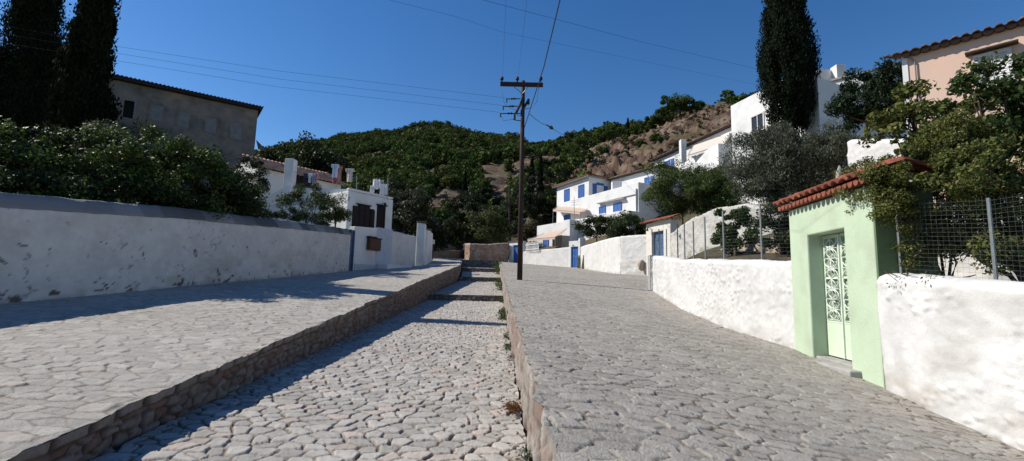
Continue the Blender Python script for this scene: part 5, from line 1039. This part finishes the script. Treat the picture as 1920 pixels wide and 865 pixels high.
# trees behind the long left wall
gh = 'garden trees behind the long left wall'
def hedge(label, px, py, Y, rx, rz, seed, n=9000, L=.105, Wd=.062, color=(.045, .075, .022), alt=(.11, .15, .03), altp=.22, kind='citrus_tree', group=gh, cat='tree', K=46, sub=.34, **kw):
    c = P(px, py, Y); base = (c[0], Y, terr_z(np.array([c[0]]), np.array([Y]))[0]); base = (base[0], base[1], min(base[2], c[2]-rz*.6))
    return plant(kind, label, cat, base, [((c[0], Y, c[2]), (rx, rx*.9, rz), K, n)], trunk=True, L=L, Wd=Wd, color=color, alt=alt, altp=altp, seed=seed, sub=sub, tr=.07, group=group, fill=.35, **kw)
hedge('leafy yellow-green tree behind the wall at the left edge of the view', 15, 330, 11.2, 1.5, 1.1, 101)
hedge('dark low tree behind the wall between the leftmost tree and the next', 105, 330, 12.2, 1.25, 1.1, 102, color=(.03, .05, .018), altp=.08)
hedge('leafy green tree behind the wall below the dark cypress', 190, 325, 12.4, 1.4, 1.25, 103)
hedge('tallest leafy tree behind the wall in front of the old grey house', 292, 322, 13.5, 1.45, 1.3, 104)
hedge('bright leafy tree behind the wall below the bricked-up windows', 368, 340, 14.2, 1.3, 1.15, 105, altp=.3)
hedge('smaller dark tree behind the wall below the right corner of the old house', 425, 374, 16, 1.0, .8, 106, color=(.03, .05, .018), altp=.1)
hedge('low dark tree behind the wall just left of the oleander', 455, 400, 18.5, .9, .6, 116, color=(.028, .045, .018), altp=.08, n=7000)
hedge('shadowy grey tree at the foot of the left cypresses', 235, 275, 15.5, 1.4, .9, 107, color=(.05, .065, .035), altp=.05, L=.08, Wd=.03)
hedge('dense dark shrub low behind the left part of the wall', 60, 372, 11.0, 1.6, .55, 108, color=(.03, .048, .018), altp=.06, kind='garden_shrub', cat='shrub')
hedge('dense dark shrub low behind the middle of the wall', 250, 375, 13.0, 1.9, .6, 109, color=(.03, .048, .018), altp=.06, kind='garden_shrub', cat='shrub')
hedge('dense dark shrub low behind the wall left of the oleander', 400, 392, 16.0, 1.7, .5, 110, color=(.03, .048, .018), altp=.06, kind='garden_shrub', cat='shrub')
hedge('oleander bush with pointed leaves leaning over the wall before the left house', 575, 388, 22.0, 1.75, 1.05, 111, n=9000, L=.15, Wd=.035, color=(.04, .062, .022), alt=(.10, .13, .05), altp=.2, kind='oleander', cat='shrub', group=None, K=36)
hedge('small shrub at the wall end beside the narrow metal gate', 628, 396, 23.2, .75, .8, 112, n=3500, L=.14, Wd=.035, kind='oleander', cat='shrub', group=None, K=18)
hedge('dark ivy-grown tree at the foot of the old mansion wall', 462, 335, 30, 1.3, 1.5, 113, color=(.028, .04, .016), altp=.05, group=None)
hedge('dark tree on the slope behind the roof of the left house', 560, 300, 52, 3.6, 2.4, 114, n=6000, L=.3, Wd=.2, color=(.028, .04, .015), altp=.05, group=None, sub=.9)
hedge('second dark tree on the slope behind the roof of the left house', 615, 312, 55, 2.6, 2.0, 115, n=5000, L=.3, Wd=.2, color=(.028, .04, .015), altp=.05, group=None, sub=.9)
# trees in the valley at the bend
vg = 'dark trees in the hollow at the bend of the lane'
for lb, px, py, Y, rx, rz, sd, col in (
 ('grey-green tree just right of the left house', 760, 395, 42, 2.4, 2.6, 201, (.045, .055, .03)),
 ('dark tree behind the tall left gate pillars', 800, 440, 46, 2.2, 1.8, 202, (.025, .035, .015)),
 ('dark rounded tree over the shaded stone wall', 832, 440, 62, 2.6, 2.2, 203, (.02, .03, .013)),
 ('tall dark tree left of the rubble wall', 872, 415, 60, 3.0, 3.6, 204, (.028, .042, .016)),
 ('bright green bushy tree behind the rubble wall', 925, 425, 54, 2.5, 2.4, 205, (.065, .085, .028)),
 ('dark tree at the left behind the near power pole', 903, 400, 66, 2.8, 3.6, 206, (.022, .034, .014)),
 ('dark tree directly behind the near power pole', 985, 400, 62, 2.6, 4.2, 207, (.03, .042, .018)),
 ('reddish-leaved tree between the power poles and the lower awning', 1000, 440, 56, 1.7, 1.5, 208, (.06, .045, .025)),
 ('dark pine left of the roof of the big white house', 1030, 325, 78, 4.2, 4.6, 209, (.018, .028, .012)),
 ('small dark tree above the left terrace of the big white house', 1022, 395, 64, 2.4, 3.0, 210, (.022, .034, .014)),
 ('shaded tree between the left house and the slope behind it', 735, 372, 52, 2.6, 2.0, 211, (.03, .04, .02))):
    hedge(lb, px, py, Y, rx, rz, sd, n=8500, L=.24, Wd=.15, color=col, alt=tuple(np.array(col)*1.7), altp=.12, kind='tree', group=vg, sub=.7, K=40)
# right side
hedge('bougainvillea hedge tumbling over the top of the street wall', 1120, 425, 39.5, 1.9, .95, 301, n=9000, L=.14, Wd=.09, color=(.035, .055, .018), alt=(.12, .05, .03), altp=.06, kind='bougainvillea', cat='shrub', group=None, K=40, sub=.45)
hedge('dark hedge behind the corner of the street wall', 1175, 425, 35.0, 1.8, 1.0, 302, n=9000, L=.14, Wd=.09, color=(.035, .055, .018), altp=.1, kind='bougainvillea', cat='shrub', group=None, K=40, sub=.45)
hedge('feathery green tree above the tiled gateway', 1278, 355, 32.0, 2.5, 1.9, 303, n=30000, L=.17, Wd=.045, color=(.06, .09, .025), alt=(.10, .14, .03), altp=.3, kind='tree', group=None, K=70, sub=.7)
hedge('feathery green tree between the gateway tree and the olive', 1340, 362, 30.0, 1.9, 1.6, 304, n=24000, L=.17, Wd=.045, color=(.055, .085, .025), alt=(.10, .14, .03), altp=.25, kind='tree', group=None, K=60, sub=.65)
c = P(1488, 300, 21.0); plant('olive_tree', 'large grey-green olive tree in front of the tall white house', 'tree', (c[0], 21.0, terr_z(np.array([c[0]]), np.array([21.]))[0]-.2), [((c[0]-1.2, 21.0, c[2]-.3), (1.6, 1.9, 1.7), 70, 32000), ((c[0]+.9, 21.3, c[2]+.15), (1.9, 1.9, 1.75), 90, 42000), ((c[0]-.1, 20.6, c[2]-1.2), (2.2, 1.7, 1.2), 70, 28000)], trunk=True, L=.13, Wd=.04, color=(.085, .10, .065), alt=(.15, .17, .13), altp=.3, seed=305, sub=.58, tr=.16, fill=.3, updir=.5)
hedge('small citrus bush behind the wire fence before the swooping garden wall', 1378, 432, 14.8, .72, .85, 306, n=6500, L=.10, Wd=.055, kind='citrus_bush', cat='shrub', group=None, K=30, sub=.2)
hedge('dark shrub behind the wire fence close to the green gate', 1462, 425, 13.0, .85, .8, 307, n=8000, L=.09, Wd=.04, color=(.035, .05, .022), altp=.06, kind='garden_shrub', cat='shrub', group=None, K=30, sub=.25)
c = P(1625, 185, 19.5); plant('fig_tree', 'dark drooping tree below the eave of the pink house', 'tree', (c[0], 19.5, 7), [((c[0]-.1, 19.5, c[2]), (1.35, 1.3, 1.15), 44, 10000), ((c[0]+.7, 19.0, c[2]+.5), (.9, 1., .8), 30, 5000), ((c[0]+.5, 19.0, c[2]-.7), (1.3, 1., .7), 30, 5000)], trunk=True, L=.19, Wd=.06, color=(.018, .034, .016), alt=(.04, .07, .03), altp=.2, seed=308, sub=.36, droop=.7, fill=.3)
# climbers over the right fence
c = P(1700, 235, 8.6)
plant('citrus_tree', 'yellow-green leafy tree behind the tiled roof of the green gate', 'tree', (c[0]+.4, 8.6, 1.9), [((c[0]-.1, 8.5, c[2]-.1), (.65, .6, .48), 26, 1900), ((c[0]-.05, 8.4, c[2]+.5), (.28, .3, .28), 10, 350), ((c[0]+.9, 8.2, c[2]-.1), (.8, .6, .65), 30, 2600), ((c[0]+.3, 8.2, c[2]-.75), (.8, .6, .55), 26, 2000)], trunk=True, L=.105, Wd=.06, color=(.10, .125, .03), alt=(.22, .20, .06), altp=.3, seed=310, sub=.18, tr=.05, fill=.25)
c = P(1850, 225, 6.6)
plant('citrus_tree', 'dark green leafy tree in front of the pink house window', 'tree', (c[0]+.4, 6.6, 1.9), [((c[0], 6.5, c[2]), (.80, .7, .62), 34, 4200), ((c[0]-.35, 6.7, c[2]-.55), (.8, .6, .5), 30, 3400), ((c[0]+.5, 6.3, c[2]+.25), (.6, .5, .55), 24, 2600), ((c[0]-.1, 6.6, c[2]+.60), (.35, .35, .28), 9, 500)], trunk=True, L=.085, Wd=.05, color=(.045, .075, .022), alt=(.13, .16, .045), altp=.2, seed=311, sub=.17, tr=.05, fill=.25, flowers=((.62, .55, .50), 70, .05))
c = P(1668, 352, 5.95); c2 = P(1755, 330, 6.4)
plant('jasmine_climber', 'fine-leaved climber with small pale flowers hanging over the green gate corner', 'climbing plant', (c2[0], 6.4, 1.9), [((c[0]+.02, 6.0, c[2]+.05), (.32, .30, .36), 26, 6500), (tuple(P(1622, 372, 6.5)), (.28, .32, .22), 20, 3600), (tuple(P(1640, 318, 6.9)), (.35, .4, .22), 20, 3600), (tuple(c2), (.6, .5, .55), 40, 12000), (tuple(P(1690, 400, 5.95)), (.34, .24, .34), 26, 3800), (tuple(P(1770, 260, 6.5)), (.6, .5, .3), 26, 6000), (tuple(P(1700, 528, 5.62)), (.09, .03, .11), 5, 70), (tuple(P(1752, 535, 5.22)), (.08, .03, .12), 5, 60), (tuple(P(1720, 470, 6.0)), (.30, .12, .22), 16, 900)], trunk=True, L=.040, Wd=.019, color=(.10, .115, .025), alt=(.19, .19, .06), altp=.3, seed=312, sub=.14, tr=.02, fill=.25, flowers=((.72, .66, .60), 170, .035), limbs=12)
c = P(1850, 350, 5.7)
plant('bougainvillea', 'climber of bare stems and thin leaves trailing down the fence in the right foreground', 'climbing plant', (c[0]+.3, 5.6, 1.9), [((c[0], 5.7, c[2]+.1), (.8, .4, .5), 46, 9500), ((c[0]+.1, 5.6, c[2]-.45), (.75, .3, .35), 34, 4200), (tuple(P(1790, 440, 5.95)), (.42, .14, .32), 30, 3600), (tuple(P(1880, 470, 5.3)), (.30, .12, .22), 22, 1800)], trunk=True, L=.05, Wd=.028, color=(.10, .125, .032), alt=(.19, .18, .06), altp=.3, seed=313, sub=.15, tr=.03, fill=.2, flowers=((.66, .58, .54), 90, .03), limbs=26)
c = P(1770, 440, 6.5); plant('garden_shrub', 'sparse reddish shrub behind the wire mesh above the right foreground wall', 'shrub', (c[0]+.1, 6.6, 1.9), [((c[0]+.1, 6.6, c[2]), (.6, .3, .4), 26, 1500)], trunk=True, L=.05, Wd=.028, color=(.09, .06, .035), alt=(.05, .07, .02), altp=.4, seed=314, sub=.14, tr=.02, limbs=20)
# pines on the hill one can tell apart: ridge on the right, and a few big ones
k = 0
for px, Y, s in ((1062, 128, .85), (1085, 130, 1.), (1110, 128, .9), (1128, 132, 1.1), (1150, 125, .95), (1170, 128, .9), (1186, 122, 1.05), (1205, 120, .9), (1224, 118, 1.), (1244, 117, 1.0), (1262, 112, 1.3), (1282, 112, 1.15), (1300, 112, 1.0), (1318, 114, .7), (1378, 108, .8), (1396, 100, 1.25), (1415, 98, 1.3), (1130, 98, .8), (1092, 96, .8), (1070, 100, 1.1), (1232, 84, .55), (1205, 88, .5)):
    if k < 4: t0 = hill_pine('round green pine tree on the hill ridge right of the power pole', px, 0, Y, s, 400+k, wide=1.15); t0['group'] = 'pine trees along the hill ridge'; (srcs := globals().setdefault('srcs', [])).append((t0, s))
    else:
        src, s0_ = srcs[k % 4]; x = (px-960)/870*Y; z = float(terr_z(np.array([x]), np.array([Y]))[0])-.3; dup(src, (x, Y, z), None, rz=k*1.3, scale=s/s0_)
    k += 1
rng = np.random.default_rng(77)
k = 0
for i in range(400):
    px = rng.uniform(500, 1070); Y = rng.uniform(82, 150); x = (px-960)/870*Y; 
    if fbm(np.array([x/25]), np.array([Y/25]), 0, 3, 64)[0] > .55 or rocky(np.array([x/Y]), np.array([Y]))[0] > .3: continue
    if clearing(np.array([px]), np.array([Y]))[0] > .2: continue
    z = float(terr_z(np.array([x]), np.array([Y]))[0])-.3; src, s0_ = srcs[k % 4]; t = dup(src, (x, Y, z), 'round pine tree on the lower slope in the middle of the wooded hill', rz=k*1.7, scale=rng.uniform(.5, .95)); t['group'] = 'pine trees on the lower slope'; k += 1
    if k >= 70: break
# hill cypresses
for lb, px, Y, H in (('thin dark cypress spire on the skyline right of the pole', 1180, 128, 6), ('slim dark cypress low on the hillside left of the centre', 868, 84, 7), ('slim dark cypress on the hill behind the near power pole', 995, 88, 8), ('dark cypress standing by the left terrace of the big white house', 1012, 70, 9)):
    x = (px-960)/870*Y; z = float(terr_z(np.array([x]), np.array([Y]))[0]); cypress(lb, (x, Y, z-.4), H, .7, int(px), 2600, group=None, L=.4)
# far small houses
for lb, px, py, Y, w_, h_ in (('tiny white building among the trees behind the near power pole', 972, 433, 75, 3., 1.1), ('pale concrete hut on the hillside left of centre', 795, 423, 70, 2.2, 1.0), ('pale hut among the pines right of the far pole', 1016, 346, 98, 2.0, .8)):
    c = P(px, py, Y); t = thing('hut', lb, 'hut', c); MB().box(c[0]-w_/2, c[0]+w_/2, Y-1, Y+1.5, c[2]-2.5, c[2]+h_/2).build('wall', M['plaster'], t); MB().box(c[0]-w_/2-.15, c[0]+w_/2+.15, Y-1.15, Y+1.65, c[2]+h_/2+.003, c[2]+h_/2+.12).build('roof', M['concrete'], t)
# fallen leaves and grit scattered on the paving
rng = np.random.default_rng(900); n = 520; Yq = 2.6+14*rng.random(n)**1.5; side = rng.integers(0, 4, n); Xq = np.where(side == 0, TERR(Yq)[0]+.1+.35*rng.random(n)**2, np.where(side == 1, KERB(Yq)[0]-.08-.25*rng.random(n)**2, np.where(side == 2, RW(Yq)[0]-.12-.4*rng.random(n)**2, LEFTWALL(Yq)[0]+.1+.5*rng.random(n)**2)))
xk, zk_ = KERB(Yq); xr_, zr_ = ROADR(Yq); xl_, zl2 = LEFTWALL(Yq); xt_, zt2 = TERR(Yq); Zq = np.where(side < 2, tb(Yq)[1], np.where(side == 2, zk_+(zr_-zk_)*(Xq-xk)/(xr_-xk), zl2+(zt2-zl2)*(Xq-xl_)/(xt_-xl_)))+.014
V, F, c = leaf_mesh(np.stack([Xq, Yq, Zq], 1), .05, .028, rng, dirs=np.stack([rng.normal(size=n)*2, rng.normal(size=n)*2, np.zeros(n)], 1), bias=np.array([0, 0, 3.]), base=(.16, .10, .045), var=.45)
tag(mkmesh('fallen_leaves', V, F, M['leaf'], col=c), 'dry brown leaves scattered along the kerb and wall feet', 'leaf litter', kind='stuff')
# weeds along the kerb, dry leaves
def weed(label, Y, s, seed, color=(.05, .09, .02), n=160, dry=False, dx=0, name='weed', cat='weed', flat=1.):
    rng = np.random.default_rng(seed); x = float(KERB(Y)[0])+dx; z = float(tb(np.array([Y]))[1][0])+.01
    C = rng.normal(size=(n, 3))*[s*.3, s*.6, s*.28*flat]+[x, Y, z+s*.38*flat]; C[:, 2] = np.maximum(C[:, 2], z+.01)
    V, F, c = leaf_mesh(C, s*.28, s*.12, rng, base=color, var=.4); return tag(mkmesh(name, V, F, M['leaf'], col=c, org=(x, Y, z)), label, cat, 'weeds growing along the kerb' if not dry else None)
weed('pile of dry brown leaves and a weed against the kerb in the foreground', 5.75, .16, 1, (.17, .085, .035), 330, True, -.10, 'dry_leaves', 'leaf litter', .45)
weed('small green weed low on the kerb nearest the viewer', 4.35, .10, 2, (.03, .08, .03), 90, dx=-.03)
weed('small reddish weed on the kerb beyond the dry leaves', 8.6, .10, 3, (.16, .08, .05), 80, dx=-.04)
for Y, s, lb in ((9.6, .14, 'green weed on the kerb halfway to the first step'), (11, .12, 'low green weed against the kerb behind the halfway one'), (14.5, .28, 'leafy green weed against the kerb before the first step'), (16.5, .22, 'green weed just short of the first step'), (20.6, .22, 'brownish green weed at the right end of the first step'), (24, .42, 'tall green weed on the kerb beyond the first step'), (26.5, .42, 'tall green weed below the second step'), (33, .6, 'bushy green weed near the third step'), (37.5, .6, 'bushy green weed at the end of the channel')):
    weed(lb, Y, s, int(Y*10), (.07, .10, .03), 220, dx=-.06)
